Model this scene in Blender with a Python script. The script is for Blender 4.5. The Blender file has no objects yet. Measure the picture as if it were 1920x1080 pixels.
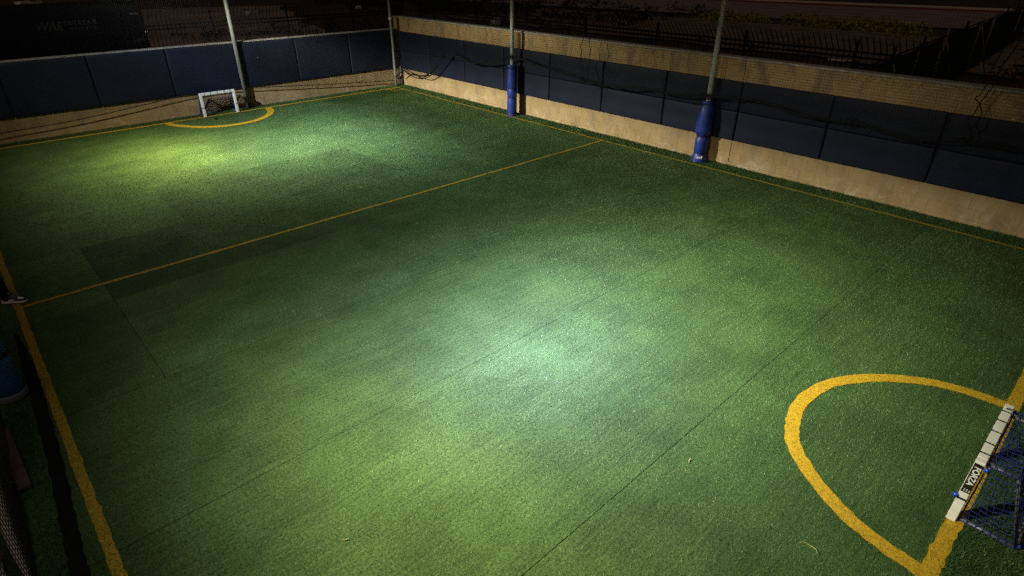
import bpy, math, random
import numpy as np
from mathutils import Vector, Matrix

random.seed(7)
rng = np.random.default_rng(11)
SC = bpy.context.scene
COL = SC.collection
R = math.radians

# ------------------------------------------------------------------ camera
cam_d = bpy.data.cameras.new('camera')
cam = bpy.data.objects.new('camera', cam_d)
COL.objects.link(cam)
cam_d.sensor_width = 36.0
cam_d.lens = 1106.36 / 1920 * 36.0
cam_d.clip_start = 0.05
cam_d.clip_end = 600
_yaw, _pitch, _roll = R(42.8233), R(29.3925), R(0.0724)
_f = Vector((math.sin(_yaw) * math.cos(_pitch), math.cos(_yaw) * math.cos(_pitch), -math.sin(_pitch)))
_r = Vector((math.cos(_yaw), -math.sin(_yaw), 0))
_u = _r.cross(_f)
_r2 = math.cos(_roll) * _r + math.sin(_roll) * _u
_u2 = -math.sin(_roll) * _r + math.cos(_roll) * _u
cam.matrix_world = Matrix(((_r2.x, _u2.x, -_f.x, 0.2553), (_r2.y, _u2.y, -_f.y, 0.0616), (_r2.z, _u2.z, -_f.z, 4.05), (0, 0, 0, 1)))
SC.camera = cam

# ------------------------------------------------------------------ night sky, faint glow of the town
W = bpy.data.worlds.new('World')
SC.world = W
W.use_nodes = True
nt = W.node_tree
sky = nt.nodes.new('ShaderNodeTexSky')
sky.sky_type = 'NISHITA'
sky.sun_disc = False
sky.sun_elevation = R(4)
sky.sun_rotation = R(250)
bg = nt.nodes['Background']
bg.inputs['Strength'].default_value = 0.0035
nt.links.new(sky.outputs[0], bg.inputs['Color'])

sun_d = bpy.data.lights.new('sun', 'SUN')
sun_d.energy = 0.27
sun_d.color = (1.0, 0.72, 0.50)
sun_d.angle = R(60)
sun = bpy.data.objects.new('sun', sun_d)
COL.objects.link(sun)
sun.rotation_euler = (R(35), 0, R(-60))

SC.view_settings.view_transform = 'Standard'
SC.view_settings.look = 'None'
SC.view_settings.exposure = 0.0
SC.view_settings.gamma = 1.0
SC.view_settings.use_curve_mapping = False
SC.cycles.use_denoising = False
SC.cycles.use_adaptive_sampling = False
SC.cycles.max_bounces = 6
SC.cycles.sample_clamp_indirect = 1.0
SC.cycles.sample_clamp_direct = 12.0

# the two floodlights on the left touchline: position, then beams (aim point, colour, watts, cone, blend, squash)
# Each lamp has a photometric profile (like an IES file): a sum of soft lobes over direction. A lobe is written
# as the point of the pitch its axis meets, its half widths there, and its candela-like (r, g, b) intensity;
# the LED reflector throws a cooler core and a warmer edge. An added fade, with no visor behind it, dims everything near the horizontal.
FLOODS = [
    ((-0.35, 3.7, 5.3), [((4.45, 3.95), (2.20, 2.00), (398.6, 394.3, 885.7)),
        ((2.42, 3.5), (1.90, 3.14), (137.6, 121.0, 36.9)),
        ((5.9, 4.85), (3.20, 2.80), (351.6, 383.9, 512.9)),
        ((5.8, 2.1), (4.00, 3.00), (199.8, 193.8, 140.2)),
        ((8.39, 3.71), (4.48, 4.49), (278.1, 285.7, 216.2)),
        ((21.68, 5.61), (7.87, 6.87), (66.9, 61.1, 48.4))]),
    ((-0.35, 15.0, 5.3), [((8.09, 13.95), (2.51, 6.71), (328.9, 395.0, 501.2)),
        ((3.9, 15.0), (1.90, 2.90), (483.8, 400.2, 165.3)),
        ((6.31, 13.79), (3.20, 3.69), (685.6, 712.6, 731.6)),
        ((12.57, 14.05), (4.49, 21.39), (393.9, 397.0, 345.7)),
        ((21.86, 11.68), (6.00, 13.30), (237.3, 227.7, 172.8))]),
]

# ------------------------------------------------------------------ helpers
def tag(o, label=None, cat=None, group=None, kind=None):
    if label: o['label'] = label
    if cat: o['category'] = cat
    if group: o['group'] = group
    if kind: o['kind'] = kind
    return o

def empty(name, loc=(0, 0, 0), rz=0.0, label=None, cat=None, group=None):
    o = bpy.data.objects.new(name, None)
    o.empty_display_size = 0.2
    COL.objects.link(o)
    o.location = loc
    o.rotation_euler = (0, 0, rz)
    return tag(o, label, cat, group)

class MB:
    def __init__(self):
        self.v = []; self.f = []
    def box(self, x0, x1, y0, y1, z0, z1):
        n = len(self.v)
        self.v += [(x0, y0, z0), (x1, y0, z0), (x1, y1, z0), (x0, y1, z0), (x0, y0, z1), (x1, y0, z1), (x1, y1, z1), (x0, y1, z1)]
        self.f += [tuple(n + i for i in q) for q in ((0, 3, 2, 1), (4, 5, 6, 7), (0, 1, 5, 4), (1, 2, 6, 5), (2, 3, 7, 6), (3, 0, 4, 7))]
        return self
    def cbox(self, x0, x1, y0, y1, z0, z1, c=0.01):
        """box with chamfered edges (12 bevel faces left to the three octagon rings)"""
        n = len(self.v)
        def ring(z, d):
            return [(x0 + d + c, y0 + d, z), (x1 - d - c, y0 + d, z), (x1 - d, y0 + d + c, z), (x1 - d, y1 - d - c, z),
                    (x1 - d - c, y1 - d, z), (x0 + d + c, y1 - d, z), (x0 + d, y1 - d - c, z), (x0 + d, y0 + d + c, z)]
        rings = [ring(z0, c), ring(z0 + c, 0), ring(z1 - c, 0), ring(z1, c)]
        for r_ in rings: self.v += r_
        for k in range(3):
            for i in range(8):
                j = (i + 1) % 8
                self.f.append((n + k * 8 + i, n + k * 8 + j, n + k * 8 + 8 + j, n + k * 8 + 8 + i))
        self.f.append(tuple(n + i for i in reversed(range(8))))
        self.f.append(tuple(n + 24 + i for i in range(8)))
        return self
    def tube(self, pts, rad, n=8, cap=True):
        pts = [Vector(p) for p in pts]
        m = len(pts)
        rads = rad if isinstance(rad, (list, tuple)) else [rad] * m
        base = len(self.v)
        prev = None
        for i, p in enumerate(pts):
            t = (pts[min(i + 1, m - 1)] - pts[max(i - 1, 0)])
            t = t.normalized() if t.length > 1e-9 else Vector((0, 0, 1))
            if prev is None:
                a = Vector((0, 0, 1)) if abs(t.z) < 0.9 else Vector((1, 0, 0))
            else:
                a = prev
            b = t.cross(a).normalized()
            a = b.cross(t).normalized()
            prev = a
            for k in range(n):
                an = 2 * math.pi * k / n
                self.v.append(tuple(p + (a * math.cos(an) + b * math.sin(an)) * rads[i]))
        for i in range(m - 1):
            for k in range(n):
                j = (k + 1) % n
                self.f.append((base + i * n + k, base + i * n + j, base + (i + 1) * n + j, base + (i + 1) * n + k))
        if cap:
            self.f.append(tuple(base + k for k in reversed(range(n))))
            self.f.append(tuple(base + (m - 1) * n + k for k in range(n)))
        return self
    def lathe(self, prof, c=(0, 0), n=20, wob=0.0):
        base = len(self.v)
        for i, (r_, z) in enumerate(prof):
            for k in range(n):
                an = 2 * math.pi * k / n
                rr = r_ * (1 + wob * math.sin(3 * an + i * 1.3) + wob * .6 * math.sin(7 * an + i * 2.1))
                self.v.append((c[0] + rr * math.cos(an), c[1] + rr * math.sin(an), z))
        for i in range(len(prof) - 1):
            for k in range(n):
                j = (k + 1) % n
                self.f.append((base + i * n + k, base + i * n + j, base + (i + 1) * n + j, base + (i + 1) * n + k))
        self.f.append(tuple(base + k for k in reversed(range(n))))
        self.f.append(tuple(base + (len(prof) - 1) * n + k for k in range(n)))
        return self
    def mesh(self, name, mat, smooth=False):
        me = bpy.data.meshes.new(name)
        me.from_pydata(self.v, [], self.f)
        me.materials.append(mat)
        if smooth:
            me.polygons.foreach_set('use_smooth', [True] * len(me.polygons))
        me.update()
        return me
    def build(self, name, mat, parent=None, smooth=False):
        return link(name, self.mesh(name, mat, smooth), parent)

def link(name, me, parent=None, loc=None):
    o = bpy.data.objects.new(name, me)
    COL.objects.link(o)
    if parent: o.parent = parent
    if loc is not None: o.location = loc
    return o

def np_mesh(name, verts, tris, mat, attr=None):
    me = bpy.data.meshes.new(name)
    nv, nf = len(verts), len(tris)
    me.vertices.add(nv)
    me.vertices.foreach_set('co', np.ascontiguousarray(verts, dtype=np.float32).ravel())
    k = tris.shape[1]
    me.loops.add(nf * k)
    me.loops.foreach_set('vertex_index', np.ascontiguousarray(tris, dtype=np.int32).ravel())
    me.polygons.add(nf)
    me.polygons.foreach_set('loop_start', np.arange(nf, dtype=np.int32) * k)
    me.update(calc_edges=True)
    if attr is not None:
        a = me.attributes.new('tone', 'FLOAT', 'POINT')
        a.data.foreach_set('value', np.ascontiguousarray(attr, dtype=np.float32))
    me.materials.append(mat)
    return me

def text_mesh(s, size, mat, name, shear=0.0, spacing=1.0, bold=0.0, depth=0.0):
    cu = bpy.data.curves.new(name, 'FONT')
    cu.body = s; cu.size = size; cu.align_x = 'CENTER'; cu.align_y = 'CENTER'
    cu.shear = shear; cu.space_character = spacing; cu.offset = bold; cu.extrude = depth
    o = bpy.data.objects.new(name, cu)
    COL.objects.link(o)
    me = bpy.data.meshes.new_from_object(o.evaluated_get(bpy.context.evaluated_depsgraph_get()))
    bpy.data.objects.remove(o); bpy.data.curves.remove(cu)
    me.name = name
    me.materials.clear(); me.materials.append(mat)
    return me

def catmull(pts, k=8):
    P = [np.array(p, float) for p in pts]
    P = [2 * P[0] - P[1]] + P + [2 * P[-1] - P[-2]]
    out = []
    for i in range(1, len(P) - 2):
        for t in np.linspace(0, 1, k, endpoint=False):
            a, b, c, d = P[i - 1], P[i], P[i + 1], P[i + 2]
            out.append(0.5 * (2 * b + (c - a) * t + (2 * a - 5 * b + 4 * c - d) * t ** 2 + (3 * b - a - 3 * c + d) * t ** 3))
    out.append(P[-2])
    return out

# ------------------------------------------------------------------ materials
def new_mat(name, rough=0.7, spec=0.3, metal=0.0):
    m = bpy.data.materials.new(name)
    m.use_nodes = True
    b = m.node_tree.nodes['Principled BSDF']
    b.inputs['Roughness'].default_value = rough
    b.inputs['Specular IOR Level'].default_value = spec
    b.inputs['Metallic'].default_value = metal
    return m, m.node_tree, b

def ramp(nt, fac, stops):
    r_ = nt.nodes.new('ShaderNodeValToRGB')
    els = r_.color_ramp.elements
    els[0].position, els[0].color = stops[0][0], (*stops[0][1], 1)
    els[1].position, els[1].color = stops[-1][0], (*stops[-1][1], 1)
    for p, c in stops[1:-1]:
        e = els.new(p); e.color = (*c, 1)
    nt.links.new(fac, r_.inputs[0])
    return r_.outputs[0]

def noise(nt, vec, scale, detail=4, rough=0.55, dist=0.0):
    n = nt.nodes.new('ShaderNodeTexNoise')
    n.inputs['Scale'].default_value = scale
    n.inputs['Detail'].default_value = detail
    n.inputs['Roughness'].default_value = rough
    n.inputs['Distortion'].default_value = dist
    if vec is not None: nt.links.new(vec, n.inputs['Vector'])
    return n.outputs['Fac']

def world_pos(nt, scale=None):
    g = nt.nodes.new('ShaderNodeNewGeometry')
    if scale is None: return g.outputs['Position']
    mp = nt.nodes.new('ShaderNodeMapping')
    mp.inputs['Scale'].default_value = scale
    nt.links.new(g.outputs['Position'], mp.inputs['Vector'])
    return mp.outputs['Vector']

def mixc(nt, fac, a, b, mode='MIX'):
    n = nt.nodes.new('ShaderNodeMix')
    n.data_type = 'RGBA'; n.blend_type = mode
    for sock, val in ((n.inputs['Factor'], fac), (n.inputs['A'], a), (n.inputs['B'], b)):
        if hasattr(val, 'is_linked') or hasattr(val, 'links'): nt.links.new(val, sock)
        elif isinstance(val, (int, float)): sock.default_value = val
        else: sock.default_value = (*val, 1)
    return n.outputs['Result']

def mathn(nt, op, a, b=None, clamp=False):
    n = nt.nodes.new('ShaderNodeMath'); n.operation = op; n.use_clamp = clamp
    for i, v in enumerate((a, b)):
        if v is None: continue
        if isinstance(v, (int, float)): n.inputs[i].default_value = v
        else: nt.links.new(v, n.inputs[i])
    return n.outputs[0]

def bump(nt, bsdf, h, strength=0.3, dist=0.01):
    b = nt.nodes.new('ShaderNodeBump')
    b.inputs['Strength'].default_value = strength
    b.inputs['Distance'].default_value = dist
    nt.links.new(h, b.inputs['Height'])
    nt.links.new(b.outputs[0], bsdf.inputs['Normal'])

def simple(name, col, rough=0.6, spec=0.3, metal=0.0, var=0.25, scale=9.0, bs=0.0, bscale=60):
    m, nt, b = new_mat(name, rough, spec, metal)
    p = world_pos(nt)
    n = noise(nt, p, scale, 5)
    lo = tuple(c * (1 - var) for c in col); hi = tuple(min(1, c * (1 + var)) for c in col)
    nt.links.new(ramp(nt, n, [(0.3, lo), (0.7, hi)]), b.inputs['Base Color'])
    if bs: bump(nt, b, noise(nt, p, bscale, 3), bs, 0.004)
    return m

def turf_mat():
    m, nt, b = new_mat('turf', 0.75, 0.12)
    p = world_pos(nt)
    fine = noise(nt, p, 260, 2, 0.7)
    mid = noise(nt, p, 45, 3, 0.6)
    big = noise(nt, p, 1.3, 4, 0.6)
    streak = noise(nt, world_pos(nt, (1.0, 26.0, 1.0)), 1.2, 4, 0.6)
    f = mathn(nt, 'ADD', mathn(nt, 'MULTIPLY', fine, 0.6), mathn(nt, 'MULTIPLY', mid, 0.4))
    col = ramp(nt, f, [(0.34, (0.0099, 0.0186, 0.0057)), (0.5, (0.0365, 0.0726, 0.0194)), (0.66, (0.0853, 0.1462, 0.0461))])
    wear = mathn(nt, 'ADD', mathn(nt, 'MULTIPLY', big, 0.55), mathn(nt, 'MULTIPLY', streak, 0.45))
    k = ramp(nt, wear, [(0.38, (0.72, 0.72, 0.72)), (0.62, (1.28, 1.25, 1.22))])
    oi = nt.nodes.new('ShaderNodeObjectInfo')
    col = mixc(nt, 1.0, col, k, 'MULTIPLY')
    col = mixc(nt, 1.0, col, oi.outputs['Color'], 'MULTIPLY')
    nt.links.new(col, b.inputs['Base Color'])
    bump(nt, b, f, 0.9, 0.012)
    return m

def blade_mat(name, stops, rough=0.55):
    m, nt, b = new_mat(name, rough, 0.2)
    a = nt.nodes.new('ShaderNodeAttribute'); a.attribute_name = 'tone'
    col = ramp(nt, a.outputs['Fac'], stops)
    big = noise(nt, world_pos(nt), 1.3, 4, 0.6)
    streak = noise(nt, world_pos(nt, (1.0, 26.0, 1.0)), 1.2, 4, 0.6)
    wear = mathn(nt, 'ADD', mathn(nt, 'MULTIPLY', big, 0.55), mathn(nt, 'MULTIPLY', streak, 0.45))
    k = ramp(nt, wear, [(0.38, (0.72, 0.72, 0.72)), (0.62, (1.28, 1.25, 1.22))])
    col = mixc(nt, 1.0, col, k, 'MULTIPLY')
    scuff = ramp(nt, noise(nt, world_pos(nt), 4.5, 6, 0.7, 0.8), [(0.55, (0, 0, 0)), (0.66, (1, 1, 1))])
    col = mixc(nt, mathn(nt, 'MULTIPLY', scuff, 0.35), col, (0.022, 0.045, 0.012))
    nt.links.new(col, b.inputs['Base Color'])
    b.inputs['Transmission Weight'].default_value = 0.0
    return m

def line_mat():
    m, nt, b = new_mat('yellow_pile', 0.7, 0.15)
    p = world_pos(nt)
    f = mathn(nt, 'ADD', mathn(nt, 'MULTIPLY', noise(nt, p, 240, 2, 0.7), 0.6), mathn(nt, 'MULTIPLY', noise(nt, p, 50, 3), 0.4))
    col = ramp(nt, f, [(0.34, (0.1312, 0.0720, 0.0040)), (0.5, (0.3772, 0.2320, 0.0112)), (0.68, (0.5412, 0.3600, 0.0320))])
    nt.links.new(col, b.inputs['Base Color'])
    bump(nt, b, f, 0.8, 0.01)
    return m

def worn_line_mat():
    m = line_mat(); m.name = 'worn_yellow_pile'
    nt = m.node_tree; b = nt.nodes['Principled BSDF']
    src = b.inputs['Base Color'].links[0].from_socket
    k = ramp(nt, noise(nt, world_pos(nt), 55, 4, 0.7), [(0.42, (0, 0, 0)), (0.62, (1, 1, 1))])
    nt.links.new(mixc(nt, mathn(nt, 'MULTIPLY', k, 0.75), src, (0.05, 0.085, 0.02)), b.inputs['Base Color'])
    return m

def block_mat():
    m, nt, b = new_mat('block_face', 0.85, 0.2)
    p = world_pos(nt)
    oi = nt.nodes.new('ShaderNodeObjectInfo')
    sep = nt.nodes.new('ShaderNodeSeparateXYZ'); nt.links.new(p, sep.inputs[0])
    base = ramp(nt, noise(nt, p, 2.2, 5), [(0.3, (0.25, 0.168, 0.076)), (0.5, (0.29, 0.20, 0.094)), (0.7, (0.335, 0.237, 0.118))])
    tint = ramp(nt, oi.outputs['Random'], [(0.0, (0.95, 0.945, 0.94)), (1.0, (1.05, 1.045, 1.04))])
    col = mixc(nt, 1.0, base, tint, 'MULTIPLY')
    # grey-brown damp blotches and run-off smears with ragged outlines
    sm = noise(nt, world_pos(nt, (1.6, 1.6, 0.45)), 1.9, 6, 0.62, 0.6)
    smk = ramp(nt, sm, [(0.50, (0, 0, 0)), (0.66, (1, 1, 1))])
    hi_ = mathn(nt, 'GREATER_THAN', sep.outputs['Z'], 1.6)
    col = mixc(nt, mathn(nt, 'MULTIPLY', smk, mathn(nt, 'ADD', mathn(nt, 'MULTIPLY', hi_, 0.35), 0.42)), col, (0.12, 0.088, 0.060))
    # white salt bloom low on the wall
    zz = ramp(nt, sep.outputs['Z'], [(0.0, (1, 1, 1)), (0.42, (0, 0, 0))])
    ef = ramp(nt, noise(nt, p, 3.1, 7, 0.7, 0.8), [(0.53, (0, 0, 0)), (0.63, (1, 1, 1))])
    col = mixc(nt, mathn(nt, 'MULTIPLY', mathn(nt, 'MULTIPLY', ef, zz), 0.4), col, (0.55, 0.48, 0.40))
    # small chips and splashes of render
    ch = ramp(nt, noise(nt, p, 9.0, 3, 0.5), [(0.745, (0, 0, 0)), (0.765, (1, 1, 1))])
    col = mixc(nt, mathn(nt, 'MULTIPLY', ch, 0.7), col, (0.58, 0.52, 0.44))
    nt.links.new(col, b.inputs['Base Color'])
    bump(nt, b, mathn(nt, 'ADD', noise(nt, p, 120, 3), mathn(nt, 'MULTIPLY', noise(nt, p, 14, 3), 0.8)), 0.45, 0.006)
    return m

def dirt_mat():
    m, nt, b = new_mat('dirt', 0.95, 0.1)
    p = world_pos(nt)
    n = mathn(nt, 'ADD', mathn(nt, 'MULTIPLY', noise(nt, p, 0.25, 8, 0.65), 0.6), mathn(nt, 'MULTIPLY', noise(nt, p, 3.0, 6, 0.7), 0.4))
    nt.links.new(ramp(nt, n, [(0.36, (0.022, 0.016, 0.011)), (0.5, (0.050, 0.037, 0.028)), (0.64, (0.085, 0.064, 0.050))]), b.inputs['Base Color'])
    bump(nt, b, n, 0.6, 0.08)
    return m

M = {}
M['turf'] = turf_mat()
M['blade'] = blade_mat('turf_blade', [(0.0, (0.0123, 0.0270, 0.0068)), (0.5, (0.0458, 0.0921, 0.0236)), (0.85, (0.1137, 0.1834, 0.0628)), (1.0, (0.3090, 0.2421, 0.1047))])
M['long'] = blade_mat('long_blade', [(0.0, (0.012, 0.032, 0.008)), (0.6, (0.034, 0.078, 0.018)), (0.92, (0.075, 0.13, 0.035)), (1.0, (0.19, 0.19, 0.06))])
M['yblade'] = blade_mat('yellow_blade', [(0.0, (0.1148, 0.0640, 0.0040)), (0.5, (0.3936, 0.2480, 0.0112)), (0.9, (0.5576, 0.3760, 0.0320)), (1.0, (0.6560, 0.5120, 0.1280))])
M['line'] = line_mat()
M['worn'] = worn_line_mat()
M['wblade'] = blade_mat('worn_yellow_blade', [(0.0, (0.0192, 0.0384, 0.0077)), (0.4, (0.0768, 0.0768, 0.0077)), (0.7, (0.2176, 0.1472, 0.0077)), (1.0, (0.3520, 0.2432, 0.0256))])
M['base'] = simple('underlay', (0.010, 0.016, 0.008), 0.95, 0.05)
M['dirt'] = dirt_mat()
M['streetlit'] = simple('streetlit_gravel', (0.23, 0.175, 0.15), 0.95, 0.1, var=0.4, scale=0.35, bs=0.4, bscale=9)  # paleness stands in for street lamp light on the ground
M['bank'] = simple('dirt_bank', (0.15, 0.11, 0.088), 0.95, 0.1, var=0.45, scale=0.9, bs=0.5, bscale=7)
M['block'] = block_mat()
M['mortar'] = simple('mortar', (0.27, 0.187, 0.092), 0.9, 0.15, var=0.3, scale=14, bs=0.4, bscale=150)
M['cap'] = simple('wall_cap', (0.24, 0.22, 0.19), 0.8, 0.2, var=0.3, scale=6)
M['rust'] = simple('rust', (0.085, 0.032, 0.014), 0.85, 0.2, var=0.4, scale=12, bs=0.4)
M['navy'] = simple('navy_vinyl', (0.0098, 0.0122, 0.0245), 0.52, 0.16, var=0.14, scale=2.5, bs=0.25, bscale=7)
M['blue'] = simple('blue_vinyl', (0.010, 0.026, 0.17), 0.45, 0.4, var=0.3, scale=7, bs=0.9, bscale=16)
M['teal'] = simple('teal_vinyl', (0.018, 0.075, 0.20), 0.45, 0.35, var=0.2, scale=8, bs=0.5, bscale=22)
M['black'] = simple('black_cord', (0.008, 0.008, 0.009), 0.75, 0.2, var=0.3, scale=30)
M['flatblack'] = simple('flat_black', (0.008, 0.009, 0.007), 1.0, 0.0)  # plain black of the flat strip beside the left touchline
M['strap'] = simple('black_webbing', (0.006, 0.006, 0.010), 0.6, 0.3, var=0.3, scale=50)
M['galv'] = simple('galvanised', (0.46, 0.46, 0.44), 0.45, 0.4, 0.25, var=0.25, scale=25, bs=0.15, bscale=50)
M['dull'] = simple('darkened_galvanised', (0.17, 0.175, 0.16), 0.5, 0.3, 0.2, var=0.25, scale=25)  # same galvanising made darker, offsets strong lamp light on the far posts
M['grey'] = simple('grey_tube', (0.10, 0.10, 0.115), 0.45, 0.4, 0.3, var=0.2, scale=20)
M['white'] = simple('white_plastic', (0.62, 0.60, 0.52), 0.42, 0.4, var=0.10, scale=16)
M['bluep'] = simple('blue_plastic', (0.010, 0.06, 0.45), 0.35, 0.5)
M['bluenet'] = simple('blue_cord', (0.014, 0.022, 0.13), 0.65, 0.25, var=0.3, scale=40)
M['greynet'] = simple('grey_cord', (0.042, 0.042, 0.040), 0.8, 0.2, var=0.3, scale=30)
M['steel'] = simple('black_steel', (0.004, 0.0035, 0.0035), 0.8, 0.08, var=0.3, scale=8)
M['trailer'] = simple('black_sheet', (0.003, 0.003, 0.004), 0.85, 0.08, var=0.2, scale=3)
M['letter'] = simple('dull_white', (0.028, 0.028, 0.028), 0.7, 0.2)
M['sticker'] = simple('black_sticker', (0.010, 0.010, 0.011), 0.35, 0.45)
M['print'] = simple('white_print', (0.68, 0.66, 0.60), 0.5, 0.3, var=0.06)
M['greyband'] = simple('grey_band', (0.10, 0.10, 0.105), 0.7, 0.2)
M['asphalt'] = simple('asphalt', (0.21, 0.155, 0.155), 0.9, 0.2, var=0.25, scale=0.6, bs=0.3, bscale=30)
M['redkerb'] = simple('red_kerb', (0.17, 0.04, 0.03), 0.8, 0.2)
M['pave'] = simple('pavement', (0.46, 0.39, 0.33), 0.85, 0.2, var=0.25, scale=0.8)
M['weed'] = simple('weed', (0.27, 0.21, 0.06), 0.8, 0.15, var=0.5, scale=3)
M['shrub'] = simple('shrub', (0.016, 0.019, 0.009), 0.8, 0.15, var=0.5, scale=3)
M['twig'] = simple('twig', (0.05, 0.035, 0.02), 0.9, 0.1)
M['screen'] = simple('dark_mesh_fabric', (0.006, 0.008, 0.007), 0.8, 0.15, var=0.3, scale=2)
M['pale'] = simple('pale_scrap', (0.55, 0.53, 0.50), 0.6, 0.3)
M['leaf'] = simple('dry_leaf', (0.26, 0.27, 0.10), 0.7, 0.2)
M['clod'] = simple('dark_clod', (0.02, 0.012, 0.01), 0.9, 0.1)
M['board'] = simple('weathered_board', (0.055, 0.038, 0.032), 0.85, 0.2, var=0.35, scale=10, bs=0.3)
M['hem'] = simple('pale_hem', (0.50, 0.50, 0.47), 0.7, 0.2, var=0.15, scale=30)
M['skin'] = simple('skin', (0.30, 0.16, 0.10), 0.55, 0.35, var=0.08)
M['trouser'] = simple('black_cloth', (0.006, 0.006, 0.007), 0.9, 0.1)
M['shirt'] = simple('grey_cloth', (0.05, 0.05, 0.06), 0.9, 0.1)
M['hair'] = simple('dark_hair', (0.012, 0.009, 0.007), 0.6, 0.3)
M['shoeb'] = simple('black_leather', (0.010, 0.010, 0.012), 0.45, 0.4)
M['shoew'] = simple('white_leather', (0.62, 0.62, 0.64), 0.5, 0.35, var=0.06)
def lens_mat():
    m, nt, b = new_mat('lit_lens', 0.3, 0.5)
    b.inputs['Base Color'].default_value = (0.8, 0.8, 0.75, 1)
    b.inputs['Emission Color'].default_value = (1, 0.97, 0.85, 1)
    b.inputs['Emission Strength'].default_value = 1.0
    return m
M['lens'] = lens_mat()

# ------------------------------------------------------------------ floodlights (above the left touchline)
def photometric(d, loc, lobes):
    d.use_nodes = True
    nt = d.node_tree
    em = nt.nodes['Emission']
    g = nt.nodes.new('ShaderNodeNewGeometry')
    sp = nt.nodes.new('ShaderNodeSeparateXYZ'); nt.links.new(g.outputs['Incoming'], sp.inputs[0])
    down = mathn(nt, 'MAXIMUM', mathn(nt, 'MULTIPLY', sp.outputs['Z'], -1.0), 0.02)
    U = mathn(nt, 'MULTIPLY', mathn(nt, 'DIVIDE', sp.outputs['X'], down), loc[2])
    V = mathn(nt, 'MULTIPLY', mathn(nt, 'DIVIDE', sp.outputs['Y'], down), loc[2])
    tot = None
    for (cx, cy), (sx, sy), I in lobes:
        p = mathn(nt, 'POWER', mathn(nt, 'MULTIPLY', mathn(nt, 'SUBTRACT', U, cx - loc[0]), 1 / sx), 2.0)
        q = mathn(nt, 'POWER', mathn(nt, 'MULTIPLY', mathn(nt, 'SUBTRACT', V, cy - loc[1]), 1 / sy), 2.0)
        w = mathn(nt, 'POWER', mathn(nt, 'ADD', mathn(nt, 'ADD', p, q), 1.0), -3.0)
        vm = nt.nodes.new('ShaderNodeVectorMath'); vm.operation = 'SCALE'
        vm.inputs[0].default_value = I; nt.links.new(w, vm.inputs['Scale'])
        if tot is None: tot = vm.outputs[0]
        else:
            ad = nt.nodes.new('ShaderNodeVectorMath'); nt.links.new(tot, ad.inputs[0]); nt.links.new(vm.outputs[0], ad.inputs[1]); tot = ad.outputs[0]
    mr = nt.nodes.new('ShaderNodeMapRange'); mr.interpolation_type = 'SMOOTHSTEP'
    mr.inputs['From Min'].default_value = 0.14; mr.inputs['From Max'].default_value = 0.31
    nt.links.new(down, mr.inputs['Value'])
    # the reflector faces the pitch: little light falls straight down behind it
    bk = nt.nodes.new('ShaderNodeMapRange'); bk.interpolation_type = 'SMOOTHSTEP'
    bk.inputs['From Min'].default_value = 0.02; bk.inputs['From Max'].default_value = 0.32
    bk.inputs['To Min'].default_value = 0.22; bk.inputs['To Max'].default_value = 1.0
    nt.links.new(mathn(nt, 'DIVIDE', sp.outputs['X'], down), bk.inputs['Value'])
    nt.links.new(tot, em.inputs['Color'])
    nt.links.new(mathn(nt, 'MULTIPLY', mr.outputs[0], bk.outputs[0]), em.inputs['Strength'])

def floodlight(k, loc, lobes):
    label = ['lit floodlight head on the left touchline nearest the balcony', 'lit floodlight head on the left touchline nearest the far wall'][k]
    t = empty('floodlight', loc, 0, label, 'floodlight', 'floodlights over the left touchline')
    a = Vector((5.0, loc[1], 0)) - Vector(loc)
    rot = a.to_track_quat('-Z', 'Y').to_euler()
    h = MB().cbox(-0.22, 0.22, -0.16, 0.16, 0.13, 0.22, 0.015).build('housing', M['steel'], t); h.rotation_euler = rot
    fin = MB()
    for i in range(7): fin.box(-0.2 + i * 0.06, -0.185 + i * 0.06, -0.14, 0.14, 0.2205, 0.26)
    fin.build('cooling_fins', M['steel'], h)
    MB().box(-0.19, 0.19, -0.13, 0.13, 0.124, 0.1295).build('lens', M['lens'], h)
    MB().tube([(-0.16, 0, 0.3), (-0.16, 0, -5.28)], 0.05, 10).build('pole', M['galv'], t, True)
    d = bpy.data.lights.new('lamp', 'POINT')
    d.energy = 4 * math.pi ** 2; d.color = (1, 1, 1); d.shadow_soft_size = 0.10
    photometric(d, loc, lobes)
    o = bpy.data.objects.new('lamp', d); COL.objects.link(o); o.parent = t
for k, (loc, lobes) in enumerate(FLOODS): floodlight(k, loc, lobes)

# ------------------------------------------------------------------ ground, road
XL, XR, YF = -0.62, 12.44, 19.10
PL, PW = 18.63, 11.95
g = MB(); n = len(g.v)
NG = 60
for j in range(NG + 1):
    for i in range(NG + 1):
        x = -160 + 400 * i / NG; y = -160 + 460 * j / NG
        d = max(0, max(x - 14.5, y - 22, -x - 2, -y - 3))
        g.v.append((x, y, -0.04 + 0.06 * min(1, d / 6) * math.sin(x * 0.31 + y * 0.17)*0.5 - 0.03 * min(1, d / 6)))
for j in range(NG):
    for i in range(NG):
        a = j * (NG + 1) + i
        g.f.append((a, a + 1, a + NG + 2, a + NG + 1))
tag(g.build('ground', M['dirt'], None, True), kind='structure')

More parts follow.
